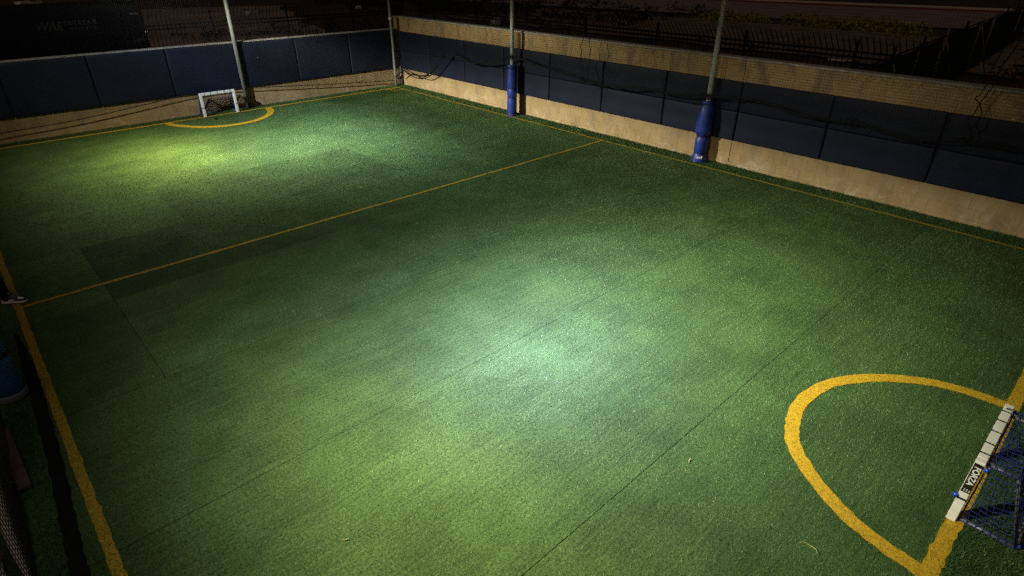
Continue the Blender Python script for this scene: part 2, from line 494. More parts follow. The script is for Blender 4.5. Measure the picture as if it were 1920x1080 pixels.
def sheet(name, mat, pts, z, n=14):
    """a gently uneven quad sheet with ragged edges"""
    mb = MB(); P = [Vector(p) for p in pts]
    for j in range(n + 1):
        for i in range(n + 1):
            u, v = i / n, j / n
            p = (P[0] * (1 - u) + P[1] * u) * (1 - v) + (P[3] * (1 - u) + P[2] * u) * v
            e = 0.0 if 0 < i < n and 0 < j < n else 1.0
            mb.v.append((p.x + e * 0.5 * math.sin(j * 2.3 + i), p.y + e * 0.5 * math.sin(i * 1.9 + j), z + 0.015 * math.sin(i * 1.7 + j * 2.9)))
    for j in range(n):
        for i in range(n):
            a = j * (n + 1) + i
            mb.f.append((a, a + 1, a + n + 2, a + n + 1))
    return tag(mb.build(name, mat, None, True), kind='structure')
sheet('streetlit_ground', M['streetlit'], [(-30, 25.5), (15, 25.5), (25, 58), (-30, 84)], 0.035)  # paler sheet added in place of street lamp light beyond the far fence
sheet('dirt_bank', M['bank'], [(30, 4), (43.5, 6), (41.5, 40), (30, 40)], 0.035)

# road beyond the fence: runs along (-3.4, 19.8)
rd = Vector((-3.4, 19.8, 0)).normalized(); rn = Vector((rd.y, -rd.x, 0))
def road_strip(o0, o1, z, mb, z0=None, t0=-70, t1=130, seg=20):
    for s in range(seg):
        a, b = t0 + (t1 - t0) * s / seg, t0 + (t1 - t0) * (s + 1) / seg
        P0 = Vector((66.3, 21.4, 0))
        q = [P0 + rd * a + rn * o0, P0 + rd * a + rn * o1, P0 + rd * b + rn * o1, P0 + rd * b + rn * o0]
        n = len(mb.v)
        mb.v += [(p.x, p.y, z) for p in q]; mb.f.append((n, n + 1, n + 2, n + 3))
        if z0 is not None:
            mb.v += [(p.x, p.y, z0) for p in q]
            mb.f += [(n + 4, n, n + 3, n + 7), (n + 5, n + 6, n + 2, n + 1)]
mb = MB(); road_strip(-19, -2.8, 0.05, mb); tag(mb.build('road', M['asphalt']), kind='structure')
mb = MB(); road_strip(-2.8, -2.6, 0.19, mb, -0.1); tag(mb.build('kerb', M['redkerb']), kind='structure')
mb = MB(); road_strip(-2.6, 0.6, 0.185, mb, -0.1); tag(mb.build('pavement', M['pave']), kind='structure')

# ------------------------------------------------------------------ pitch: underlay, turf panels, lines
pitch = MB().box(XL, XR + 0.1, -1.6, YF + 0.1, -0.035, -0.012).build('pitch', M['base'])
tag(pitch, kind='structure')
ROWS = [-1.55, 0.0, 2.06, 4.35, 6.45, 8.75, 10.9, 13.1, 15.4, 17.5, YF]
CUTS = {1: [4.0, 8.6], 2: [4.15, 8.9], 3: [3.52, 5.75, 9.6], 4: [0.98, 4.3, 8.2], 5: [0.98, 2.3, 5.1, 8.6], 6: [2.6, 6.9], 7: [3.9, 9.2], 8: [1.9, 6.2, 10.1], 9: [4.6, 9.0], 0: [3.2, 7.9]}
TINT = {(5, 1): 0.66, (5, 2): 0.86, (4, 0): 0.90, (5, 0): 1.3, (6, 1): 0.88, (6, 0): 1.06, (4, 1): 1.06, (3, 1): 1.04, (2, 1): 1.03}
SEAM = 0.0036
panels = []
XS0, XS1 = XL, XR - 0.33      # right of this the long unmown strip
for r_ in range(len(ROWS) - 1):
    xs = [XS0] + CUTS[r_] + [XR]
    for c in range(len(xs) - 1):
        x0, x1, y0, y1 = xs[c] + SEAM, xs[c + 1] - SEAM, ROWS[r_] + SEAM, ROWS[r_ + 1] - SEAM
        mb = MB().box(x0, x1, y0, y1, -0.011, 0.0)
        mb.f.pop(0)
        o = mb.build('turf_panel', M['turf'], pitch)
        t = TINT.get((r_, c), random.uniform(0.95, 1.05))
        o.color = (t, t * random.uniform(0.98, 1.02), t, 1)
        panels.append((x0, x1, y0, y1, t, random.uniform(0, 2 * math.pi)))

def resample(pts, step):
    P = [Vector((p[0], p[1])) for p in pts]
    out = [P[0]]
    for a, b in zip(P[:-1], P[1:]):
        d = (b - a).length; k = max(1, int(round(d / step)))
        for i in range(1, k + 1): out.append(a + (b - a) * i / k)
    return np.array([(p.x, p.y) for p in out])

NEAR_D = [(4.44, -0.10), (4.455, 0.12), (4.48, 0.32), (4.57, 0.65), (4.82, 1.06), (5.06, 1.30), (5.30, 1.42), (5.60, 1.50), (5.95, 1.50), (6.32, 1.40), (6.70, 1.14), (7.00, 0.80), (7.16, 0.45), (7.22, 0.0)]
FAR_D = [(4.42, 18.60), (4.50, 18.25), (4.62, 18.02), (4.86, 17.65), (5.18, 17.36), (5.60, 17.19), (6.03, 17.17), (6.45, 17.30), (6.82, 17.58), (7.08, 17.93), (7.22, 18.32), (7.27, 18.63)]
CORNER = [(PW - 0.5 * math.cos(a), PL - 0.5 * math.sin(a)) for a in np.linspace(0, math.pi / 2, 10)]
LINES = [
    ('touchline', [(0, -1.5), (0, PL + 0.05)], 0.082),
    ('touchline', [(PW, -1.5), (PW, PL + 0.05)], 0.07),
    ('goal_line', [(-0.05, PL), (PW + 0.05, PL)], 0.10),
    ('goal_line', [(-0.05, 0), (PW + 0.05, 0)], 0.12),
    ('halfway_line', [(0, 9.33), (PW, 9.33)], 0.066),
    ('goal_area_line', catmull(NEAR_D, 6), 0.135),
    ('goal_area_line', catmull(FAR_D, 6), 0.19),
    ('corner_arc', CORNER, 0.06),
]
def poly_dist(px, py, pl):
    """distance of many points to a polyline"""
    best = np.full(px.shape, 1e9)
    for (ax, ay), (bx, by) in zip(pl[:-1], pl[1:]):
        dx, dy = bx - ax, by - ay
        L2 = dx * dx + dy * dy + 1e-12
        t = np.clip(((px - ax) * dx + (py - ay) * dy) / L2, 0, 1)
        best = np.minimum(best, np.hypot(px - ax - t * dx, py - ay - t * dy))
    return best

CX, CY = 0.2553, 0.0616
def blades(x, y, h, w, lean_dir, lean, tone):
    n = len(x)
    a = rng.uniform(0, 2 * np.pi, n)
    wx, wy = np.cos(a) * w / 2, np.sin(a) * w / 2
    ld = lean_dir + rng.normal(0, 0.9, n)
    tx, ty = x + np.cos(ld) * lean * h, y + np.sin(ld) * lean * h
    v = np.empty((n, 3, 3), np.float32)
    v[:, 0] = np.stack([x - wx, y - wy, np.full(n, -0.002)], 1)
    v[:, 1] = np.stack([x + wx, y + wy, np.full(n, -0.002)], 1)
    v[:, 2] = np.stack([tx, ty, h], 1)
    return v.reshape(-1, 3), np.arange(n * 3, dtype=np.int32).reshape(-1, 3), np.repeat(tone, 3)

line_polys = [(nm, resample(pl, 0.06), w) for nm, pl, w in LINES]
coarse = [np.array([(float(p[0]), float(p[1])) for p in pl]) for _, pl, _ in LINES]
# pile of the pitch: every panel combed its own way; denser where the camera is near
V, T, A = [], [], []; nv = 0
for (x0, x1, y0, y1, tint, comb) in panels:
    nx, ny = max(1, int((x1 - x0) / 1.0)), max(1, int((y1 - y0) / 1.0))
    for i in range(nx):
        for j in range(ny):
            cx0, cx1 = x0 + (x1 - x0) * i / nx, x0 + (x1 - x0) * (i + 1) / nx
            cy0, cy1 = y0 + (y1 - y0) * j / ny, y0 + (y1 - y0) * (j + 1) / ny
            d = math.hypot((cx0 + cx1) / 2 - CX, (cy0 + cy1) / 2 - CY)
            dens = 5200 if d < 6 else 3600 if d < 10 else 2200 if d < 14 else 1300
            n = int(dens * (cx1 - cx0) * (cy1 - cy0))
            x = rng.uniform(cx0 - .001, cx1 + .001, n); y = rng.uniform(cy0 - .001, cy1 + .001, n)
            keep = np.ones(n, bool)
            for (nm, pl, w), cp in zip(line_polys, coarse):
                if cp[:, 0].min() - w > cx1 or cp[:, 0].max() + w < cx0 or cp[:, 1].min() - w > cy1 or cp[:, 1].max() + w < cy0: continue
                keep &= poly_dist(x, y, cp) > w / 2 - rng.uniform(0, 0.012, n)
            x, y = x[keep], y[keep]; n = len(x)
            sz = 1.0 if d < 10 else 1.5
            h = rng.uniform(0.010, 0.022, n); w = rng.uniform(0.003, 0.006, n) * sz
            tone = np.clip(rng.beta(3.0, 3.3, n) * (0.35 + 0.62 * tint), 0, 0.93)
            tone[rng.uniform(size=n) < 0.0015] = 1.0
            v, t, a = blades(x, y, h, w, comb, rng.uniform(0.3, 1.3, n), tone)
            V.append(v); T.append(t + nv); A.append(a); nv += len(v)
o = link('turf_pile', np_mesh('turf_pile', np.concatenate(V), np.concatenate(T), M['blade'], np.concatenate(A)))
tag(o, 'short green artificial grass pile over the whole pitch', 'turf', kind='stuff')

# lines: a ragged-edged yellow sheet with its own yellow pile
for nm, pl, w in line_polys:
    m = len(pl)
    tg = np.gradient(pl, axis=0); tg /= np.linalg.norm(tg, axis=1)[:, None] + 1e-9
    nr = np.stack([-tg[:, 1], tg[:, 0]], 1)
    l = pl + nr * (w / 2 + rng.normal(0, 0.004, m))[:, None]
    r2 = pl - nr * (w / 2 + rng.normal(0, 0.004, m))[:, None]
    z = {'touchline': 0.004, 'goal_line': 0.0055, 'halfway_line': 0.007, 'goal_area_line': 0.0085, 'corner_arc': 0.007}[nm]
    mb = MB()
    for i in range(m): mb.v += [(l[i, 0], l[i, 1], z), (r2[i, 0], r2[i, 1], z)]
    for i in range(m - 1): mb.f.append((2 * i + 1, 2 * i + 3, 2 * i + 2, 2 * i))
    worn = nm in ('touchline', 'halfway_line')
    o = mb.build(nm, M['worn' if worn else 'line']); tag(o, kind='structure')
    seg = np.linalg.norm(np.diff(pl, axis=0), axis=1); L = seg.sum()
    n = int(L * w * 4200)
    s = rng.uniform(0, L, n); cs = np.concatenate([[0], np.cumsum(seg)])
    px = np.interp(s, cs, pl[:, 0]); py = np.interp(s, cs, pl[:, 1])
    nx = np.interp(s, cs, nr[:, 0]); ny = np.interp(s, cs, nr[:, 1])
    off = rng.uniform(-0.5, 0.5, n) * (w + 0.012)
    v, t, a = blades(px + nx * off, py + ny * off, rng.uniform(0.010, 0.022, n) , rng.uniform(0.003, 0.006, n), rng.uniform(0, 6.3), rng.uniform(0.3, 1.2, n), np.clip(rng.beta(2, 2, n), 0, 1))
    pm = link('line_pile', np_mesh('line_pile', v, t, M['wblade' if worn else 'yblade'], a), o)
    pm['kind'] = 'stuff'

# longer, untrodden strips along the right wall, behind both goal lines
V, T, A = [], [], []; nv = 0
def strip(x0, x1, y0, y1, dens, hh):
    global nv
    n = int((x1 - x0) * (y1 - y0) * dens)
    x = rng.uniform(x0, x1, n); y = rng.uniform(y0, y1, n)
    cl = 0.55 + 0.45 * np.sin(x * 17 + np.sin(y * 9) * 2) * np.sin(y * 13 + np.sin(x * 11) * 2)
    h = rng.uniform(0.4, 1.0, n) * hh * (0.6 + 0.6 * cl)
    tone = np.clip(rng.beta(2, 2.2, n) * (0.65 + 0.5 * cl), 0, 0.95)
    tone[rng.uniform(size=n) < 0.02] = 1
    v, t, a = blades(x, y, h, rng.uniform(0.004, 0.008, n), rng.uniform(0, 6.3, n), rng.uniform(0.2, 1.0, n), tone)
    V.append(v); T.append(t + nv); A.append(a); nv += len(v)
strip(PW + 0.05, XR - 0.02, 0.0, YF - 0.45, 9000, 0.05)
strip(0.1, PW, PL + 0.05, YF - 0.02, 5000, 0.04)
strip(3.5, 9.0, -1.5, -0.06, 9000, 0.045)
strip(XL, -0.22, 3.2, 9.0, 5000, 0.04)
o = link('long_turf', np_mesh('long_turf', np.concatenate(V), np.concatenate(T), M['long'], np.concatenate(A)))
tag(o, 'longer shaggy grass along the foot of the walls', 'grass', kind='stuff')

# ------------------------------------------------------------------ walls
BM = {}
def block_mesh(lx, lz):
    """block lying along local x (length lx), depth into +y, height lz, slightly chamfered face"""
    k = (round(lx, 3), round(lz, 3))
    if k not in BM:
        mb = MB(); c = 0.003; d = 0.06
        mb.v = [(0, c, 0), (lx, c, 0), (lx, c, lz), (0, c, lz), (c, 0, c), (lx - c, 0, c), (lx - c, 0, lz - c), (c, 0, lz - c), (0, d, 0), (lx, d, 0), (lx, d, lz), (0, d, lz)]
        mb.f = [(4, 5, 6, 7), (0, 1, 5, 4), (1, 2, 6, 5), (2, 3, 7, 6), (3, 0, 4, 7), (1, 0, 8, 9), (2, 1, 9, 10), (3, 2, 10, 11), (0, 3, 11, 8)]
        BM[k] = mb.mesh('block', M['block'])
    return BM[k]
def pad_mesh(w, h, t):
    mb = MB(); us = [0, .004, .02, .25, .5, .75, .98, .996, 1]; vs = [0, .012, .05, .35, .65, .95, .988, 1]; nx, nz = len(us) - 1, len(vs) - 1
    for j in range(nz + 1):
        for i in range(nx + 1):
            u, v = us[i], vs[j]
            e = min(u, 1 - u) * w; e2 = min(v, 1 - v) * h
            puff = t * (1 - math.exp(-min(e, e2) / 0.006) * 0.35)
            mb.v.append((u * w, -puff - 0.0025 * math.sin(u * 9 + v * 5), v * h))
    for j in range(nz):
        for i in range(nx):
            a = j * (nx + 1) + i
            mb.f.append((a, a + 1, a + nx + 2, a + nx + 1))
    # back edge
    b = len(mb.v)
    ring = [i for i in range(nx + 1)] + [j * (nx + 1) + nx for j in range(1, nz + 1)] + [nz * (nx + 1) + i for i in range(nx - 1, -1, -1)] + [j * (nx + 1) for j in range(nz - 1, 0, -1)]
    for r_ in ring: x, _, z = mb.v[r_]; mb.v.append((x, 0.0, z))
    for i in range(len(ring)):
        j = (i + 1) % len(ring)
        mb.f.append((ring[j], ring[i], b + i, b + j))
    return mb.mesh('pad', M['navy'], True)

# right wall: local x runs from the far corner towards the camera, face at local y = 0
wr = empty('block_wall', (XR, YF, 0), -math.pi / 2, 'long sandy block wall at the right with a bare band above its two rows of navy pads', 'wall')
LW = 20.7
core = MB().box(-0.2, LW, 0.0035, 0.20, -0.05, 2.20).build('core', M['mortar'], wr)
rows = [(0.082, 0.195), (0.282, 0.195), (0.482, 0.195), (1.682, 0.195), (1.882, 0.195), (2.082, 0.117)]
MB().box(-0.0, LW, -0.004, 0.05, -0.05, 0.077).build('footing_course', M['block'], wr)
cnt = 0
for k, (z, h) in enumerate(rows):
    x = -0.2 * (k % 2)
    while x < LW - 0.1 and cnt < 300:
        l = 0.396
        x0 = max(x, 0.0); l = x + 0.396 - x0
        if l > 0.05:
            ob = link('block', block_mesh(l, h), wr, (x0, random.uniform(-0.0015, 0.0015), z)); cnt += 1
        x += 0.40
MB().box(-0.2, LW, -0.014, 0.21, 2.2015, 2.238).build('cap', M['cap'], wr)
for yy, ww, mt in ((6.17, 0.012, 'clod'),):
    for z0, z1 in ((0.08, 0.56), (1.78, 2.2)):
        MB().box(YF - yy - ww / 2, YF - yy + ww / 2, -0.003, 0.02, z0, z1).build('control_joint', M[mt], wr)
MB().box(YF - 12.99, YF - 12.87, -0.006, 0.02, 1.78, 2.2).build('steel_channel', M['rust'], wr)
MB().box(YF - 12.70, YF - 12.66, -0.004, 0.02, 0.08, 0.56).build('steel_channel', M['cap'], wr)
MB().box(0.06, 0.19, -0.006, 0.02, 1.78, 2.2).build('steel_channel', M['rust'], wr)
pm_hi, pm_lo = pad_mesh(1.822, 0.606, 0.049), pad_mesh(1.822, 0.607, 0.052)
MB().box(0.05, LW - 0.9, -0.003, 0.05, 0.57, 1.77).build('pad_backing', M['strap'], wr)
x = 0.045
while x < LW - 1.8:
    a = link('pad', pm_hi, wr, (x, -0.0035, 1.173)); b = link('pad', pm_lo, wr, (x, -0.0035, 0.562))
    x += 1.8475
# far wall: local x runs along +X
wf = empty('block_wall', (-0.7, YF, 0), 0, 'low sandy block wall behind the far goal with navy pads up to its top', 'wall')
LF = XR + 0.7
MB().box(0, LF - 0.002, 0.0035, 0.20, -0.05, 1.83).build('core', M['mortar'], wf)
MB().box(0, LF - 0.003, -0.004, 0.05, -0.05, 0.077).build('footing_course', M['block'], wf)
for k, (z, h) in enumerate(rows[:3]):
    x = -0.2 * (k % 2)
    while x < LF - 0.05:
        x0 = max(x, 0.0); l = min(x + 0.396, LF - 0.004) - x0
        if l > 0.05: link('block', block_mesh(l, h), wf, (x0, random.uniform(-0.0015, 0.0015), z))
        x += 0.40
MB().box(0, LF - 0.02, -0.016, 0.21, 1.8315, 1.856).build('cap', M['cap'], wf)
pm_f = pad_mesh(1.822, 1.25, 0.05)
MB().box(0.13, LF - 0.09, -0.003, 0.05, 0.585, 1.82).build('pad_backing', M['strap'], wf)
for k, xx in enumerate((-0.575, 1.27, 3.12, 4.965, 6.81, 8.655, 10.50)):
    link('pad', pm_f, wf, (xx + 0.7 + 0.013, -0.0035, 0.575))

# ------------------------------------------------------------------ posts with padding
def post(loc, h, rad, label, name='net_post', mt='galv'):
    t = empty(name, loc, 0, label, 'post', 'galvanised net posts round the pitch')
    MB().tube([(0, 0, -0.03), (0, 0, h)], rad, 16).build('pole', M[mt], t, True)
    return t
def straps(t, zs, rads, mat, hh=0.022):
    for z, r_ in zip(zs, rads):
        MB().lathe([(r_ + 0.002, z - hh), (r_ + 0.011, z - hh * 0.7), (r_ + 0.011, z + hh * 0.7), (r_ + 0.002, z + hh)], n=22).build('strap', mat, t, True)

p1 = post((12.08, 12.83, 0), 6.0, 0.054, 'tall grey post in a straight blue padded sleeve, by the middle of the right wall')
sl = [(0.128, 0.0), (0.134, 0.03), (0.136, 0.055), (0.126, 0.067), (0.138, 0.085), (0.141, 0.16), (0.140, 0.30), (0.138, 0.40), (0.126, 0.436), (0.139, 0.46), (0.141, 0.53), (0.138, 0.61), (0.127, 0.637), (0.140, 0.665), (0.142, 0.80), (0.142, 0.95), (0.140, 1.04), (0.130, 1.075), (0.138, 1.10), (0.139, 1.13), (0.132, 1.142), (0.07, 1.143)]
ZP = 1.225
sl = [(r_, z * ZP) for r_, z in sl]
MB().lathe(sl, n=28, wob=0.016).build('padding', M['blue'], p1, True)
straps(p1, (0.067 * ZP, 0.436 * ZP, 0.637 * ZP, 1.075 * ZP), (0.128, 0.128, 0.129, 0.131), M['strap'], 0.016)

p2 = post((12.24, 6.77, 0), 6.0, 0.054, 'tall grey post in a blue padded sleeve tied into bulges, nearer along the right wall')
s2 = [(0.178, 0.0), (0.181, 0.012), (0.174, 0.05), (0.158, 0.11), (0.142, 0.145), (0.130, 0.162), (0.140, 0.178), (0.150, 0.21), (0.154, 0.28), (0.152, 0.36), (0.146, 0.42), (0.126, 0.460), (0.124, 0.475), (0.150, 0.492), (0.170, 0.52), (0.178, 0.58), (0.177, 0.70), (0.170, 0.82), (0.158, 0.90), (0.142, 0.98), (0.118, 1.02), (0.112, 1.03), (0.124, 1.042), (0.126, 1.075), (0.116, 1.085), (0.06, 1.086)]
s2 = [(r_, z * ZP) for r_, z in s2]
MB().lathe(s2, n=32, wob=0.03).build('padding', M['blue'], p2, True)
straps(p2, (0.468 * ZP, 0.162 * ZP, 1.028 * ZP), (0.127, 0.132, 0.115), M['strap'], 0.010)
me = text_mesh('AVF', 0.075, M['letter'], 'print', bold=0.002)
me.materials.clear(); me.materials.append(M['print']); lg = link('print', me, p2)
_d = Vector((CX - 12.24, CY - 6.77, 0)).normalized()
lg.location = _d * 0.177 + Vector((0, 0, 0.125))
lg.rotation_euler = (R(62), 0, math.atan2(_d.y, _d.x) + math.pi / 2)

pg = post((6.84, 19.00, 0), 6.0, 0.060, 'bare grey post standing behind the far goal', mt='dull')  # 'dull' is galvanising made darker to offset strong lamp light
pc = empty('net_post', (12.10, 18.93, 0), 0, 'slightly kinked grey post in the far right corner', 'post', 'galvanised net posts round the pitch')
MB().tube([(0, 0, -0.03), (0, 0, 0.5), (0.005, 0, 1.0), (0.012, 0.0, 1.35), (0.0, 0, 2.1), (-0.005, 0, 6.0)], 0.045, 12).build('pole', M['dull'], pc, True)  # same darkened galvanising, offsets strong lamp light
MB().lathe([(0.046, 2.14), (0.06, 2.15), (0.06, 2.22), (0.046, 2.23)], n=14).build('coupling', M['galv'], pc, True)
sp = empty('stub_post', (12.33, 18.93, 0), 0, 'short grey stub post beside the corner post', 'post')
MB().tube([(0, 0, -0.03), (0.0, 0, 0.62)], 0.045, 12).build('pole', M['grey'], sp, True)
MB().lathe([(0.047, 0.60), (0.05, 0.61), (0.03, 0.645)], n=14).build('cap', M['grey'], sp, True)

pl_ = post((-0.30, 7.18, 0), 6.0, 0.054, 'padded post at the left edge beside the touchline')
MB().lathe([(r_ , z) for r_, z in sl], n=24, wob=0.012).build('padding', M['teal'], pl_, True)
straps(pl_, (0.436 * ZP, 0.637 * ZP, 1.075 * ZP), (0.128, 0.129, 0.131), M['strap'], 0.02)
MB().lathe([(0.142, 0.004), (0.147, 0.02), (0.146, 0.075), (0.138, 0.09)], n=22).build('hem_band', M['greyband'], pl_, True)

# ------------------------------------------------------------------ netting round the pitch
def prism_tris(P, Q, rad):
    """many thin triangular strands from P to Q"""
    n = len(P)
    d = Q - P; d /= np.linalg.norm(d, axis=1)[:, None] + 1e-9
    a = np.where(np.abs(d[:, 2:3]) < 0.9, np.array([[0, 0, 1.0]]), np.array([[1.0, 0, 0]]))
    u = np.cross(d, a); u /= np.linalg.norm(u, axis=1)[:, None]; w = np.cross(d, u)
    V = np.empty((n, 6, 3))
    for k in range(3):
        o_ = (u * math.cos(2.094 * k) + w * math.sin(2.094 * k)) * rad
        V[:, k] = P + o_; V[:, 3 + k] = Q + o_
    idx = np.arange(n)[:, None] * 6
    q = np.concatenate([idx + np.array([[k, (k + 1) % 3, 3 + (k + 1) % 3, 3 + k]]) for k in range(3)])
    return V.reshape(-1, 3), q.astype(np.int32)
def net(name, label, s0, s1, zbot, ztop, pos, rad=0.0016, cell=0.05, parent=None):
    """zbot(s) gives the lower edge; pos(s, z) maps to world"""
    S = np.arange(s0, s1, cell); Z = np.arange(0.0, ztop, cell)
    G = np.array([[pos(s, z) for z in Z] for s in S])
    zb = np.array([zbot(s) for s in S])
    P, Q = [], []
    for i in range(len(S)):
        for j in range(len(Z) - 1):
            if Z[j] >= zb[i]:
                P.append(G[i, j]); Q.append(G[i, j + 1])
        j0 = int(np.searchsorted(Z, zb[i]))
        if j0 < len(Z): P.append(np.array(pos(S[i], zb[i]))); Q.append(G[i, j0])
        if i + 1 < len(S):
            for j in range(len(Z)):
                if Z[j] >= zb[i] and Z[j] >= zb[i + 1]:
                    P.append(G[i, j]); Q.append(G[i + 1, j])
    v, q = prism_tris(np.array(P), np.array(Q), rad)
    return np_mesh(name, v, q, M['black'])

SWAG = [(19.0, 0.30), (18.5, 0.55), (17.95, 0.47), (17.16, 0.56), (16.5, 1.0), (15.97, 1.40), (15.5, 1.33), (14.87, 1.22), (14.24, 1.27), (13.6, 1.38), (13.0, 1.56), (12.7, 1.57), (12.11, 1.49), (11.5, 1.42), (10.92, 1.36), (10.27, 1.28), (9.7, 1.26), (9.17, 1.27), (8.63, 1.36), (7.81, 1.33), (6.87, 1.41), (6.4, 1.47), (6.14, 1.50), (5.44, 1.47), (4.56, 1.36), (3.8, 1.40), (3.06, 1.31), (2.56, 1.31), (2.05, 1.40), (1.62, 1.42), (1.28, 1.40), (0.3, 1.36), (-0.6, 1.40)]
SWAG = [(0.0616 + (y - 0.0616) * 0.983, z + 0.0172 * (4.05 - z)) for y, z in SWAG]
sy = np.array([p[0] for p in SWAG][::-1]); sz_ = np.array([p[1] for p in SWAG][::-1])
nr_ = empty('perimeter_net', (12.2, 9.5, 0), 0, 'black netting hanging in front of the right wall, its hem looped in a sagging rope', 'netting')
def pos_r(s, z): return (12.0 + 0.02 * math.sin(s * 1.7 + z) * math.sin(z * 1.3), s, z + 0.006 * math.sin(s * 5))
me = net('strands', '', -0.6, 18.6, lambda s: float(np.interp(s, sy, sz_)), 5.0, pos_r, rad=0.0017)
o = link('strands', me, nr_); o.matrix_parent_inverse = nr_.matrix_world.inverted(); o.location = (-12.2, -9.5, 0); o['kind'] = 'stuff'
mb = MB()
main = catmull([(11.99, y, z) for y, z in SWAG], 6)
mb.tube([tuple(p + np.array([0.01 * math.sin(i * .7), 0, 0.008 * math.sin(i * 1.1)])) for i, p in enumerate(main)], [0.013 + 0.008 * (0.5 + 0.5 * math.sin(i * 0.37)) for i in range(len(main))], 7)
up = [p for p in main if p[1] < 16.2]
mb.tube([tuple(p + np.array([-0.015, 0.0, 0.026 + 0.012 * math.sin(i * .21)])) for i, p in enumerate(up)], 0.007, 6)
mb.tube([tuple(p + np.array([0.015, 0.0, 0.045 + 0.018 * math.sin(i * .13 + 1)])) for i, p in enumerate(up)], 0.005, 5)
o = mb.build('hem_rope', M['black'], nr_, True); o.location = (-12.2, -9.5, 0)
# ties and knots on the rope
kn = MB()
for y in (12.72, 15.9, 10.2, 6.7, 3.75, 2.03):
    z = float(np.interp(y, sy, sz_))
    for k in range(9):
        c = Vector((11.99 + random.uniform(-.03, .03), y + random.uniform(-.12, .12), z + random.uniform(-.03, .05)))
        d = Vector((random.uniform(-.4, .4), random.uniform(-1, 1), random.uniform(-.7, .7))).normalized() * random.uniform(.04, .1)
        kn.tube([c - d, c + Vector((0, 0, .02)), c + d], 0.008, 5)
o = kn.build('knots', M['black'], nr_, True); o['kind'] = 'stuff'; o.location = (-12.2, -9.5, 0)

FROPE = [(-0.6, 0.22), (0.87, 0.28), (2.67, 0.36), (4.93, 0.58), (5.24, 0.60), (6.0, 0.62), (6.75, 0.59), (9.26, 0.38), (11.0, 0.25), (12.1, 0.17)]
fx = np.array([p[0] for p in FROPE]); fz = np.array([p[1] for p in FROPE])
nf_ = empty('perimeter_net', (5.8, 18.98, 0), 0, 'fine black netting hanging in front of the far wall down to a thin rope', 'netting')
def pos_f(s, z): return (s, 18.98 + 0.015 * math.sin(s * 1.9) * math.sin(z), z)
me = net('strands', '', -0.6, 12.1, lambda s: float(np.interp(s, fx, fz)), 5.0, pos_f, rad=0.0014)
o = link('strands', me, nf_); o.location = (-5.8, -18.98, 0); o['kind'] = 'stuff'
mb = MB().tube([tuple(p) for p in catmull([(x, 18.97, z) for x, z in FROPE], 8)], 0.011, 7)
o = mb.build('hem_rope', M['black'], nf_, True); o.location = (-5.8, -18.98, 0)

nl_ = empty('perimeter_net', (-0.45, 10, 0), 0, 'grey black netting along the left touchline, close to the camera', 'netting')
def pos_l(s, z): return (-0.46 + 0.03 * math.sin(s * 1.3 + z * .9) + 0.02 * math.sin(s * 3.1 - z), s, z)
me = net('strands', '', 2.6, 7.1, lambda s: 0.05, 3.2, pos_l, rad=0.0030)
me.materials.clear(); me.materials.append(M['greynet'])
o = link('strands', me, nl_); o.location = (0.45, -10, 0); o['kind'] = 'stuff'
hm = MB()
hp = catmull([(-0.50, 6.3, 0.10), (-0.52, 5.85, 0.12), (-0.54, 5.3, 0.08), (-0.53, 4.95, 0.06), (-0.50, 4.6, 0.03), (-0.49, 4.4, 0.01)], 8)
for i, p in enumerate(hp):
    w = 0.045 * math.sin(math.pi * (0.1 + 0.9 * i / (len(hp) - 1)) ** 1.0) + 0.004
    hm.v += [(p[0] - w, p[1], p[2] + 0.02), (p[0], p[1], p[2] + 0.035), (p[0] + w, p[1], p[2] + 0.008), (p[0], p[1], p[2])]
for i in range(len(hp) - 1):
    for k in range(4):
        j = (k + 1) % 4
        hm.f.append((i * 4 + k, i * 4 + j, i * 4 + 4 + j, i * 4 + 4 + k))
o = hm.build('folded_hem', M['hem'], nl_, True); o.location = (0.45, -10, 0)
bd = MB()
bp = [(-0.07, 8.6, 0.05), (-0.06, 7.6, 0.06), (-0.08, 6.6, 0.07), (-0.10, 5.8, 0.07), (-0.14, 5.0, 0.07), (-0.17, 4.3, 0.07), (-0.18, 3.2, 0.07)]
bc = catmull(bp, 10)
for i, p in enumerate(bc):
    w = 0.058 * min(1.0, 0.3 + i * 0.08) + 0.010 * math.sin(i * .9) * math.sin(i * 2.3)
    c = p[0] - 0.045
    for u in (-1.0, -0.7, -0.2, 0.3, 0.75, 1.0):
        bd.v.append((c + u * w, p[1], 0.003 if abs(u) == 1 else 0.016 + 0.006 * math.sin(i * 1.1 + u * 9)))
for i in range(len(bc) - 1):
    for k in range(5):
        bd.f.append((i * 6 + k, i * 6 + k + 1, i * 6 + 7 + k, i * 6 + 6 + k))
tag(bd.build('black_strip', M['flatblack'], None, True), 'long black strip lying flat along the left touchline', 'ground strip')

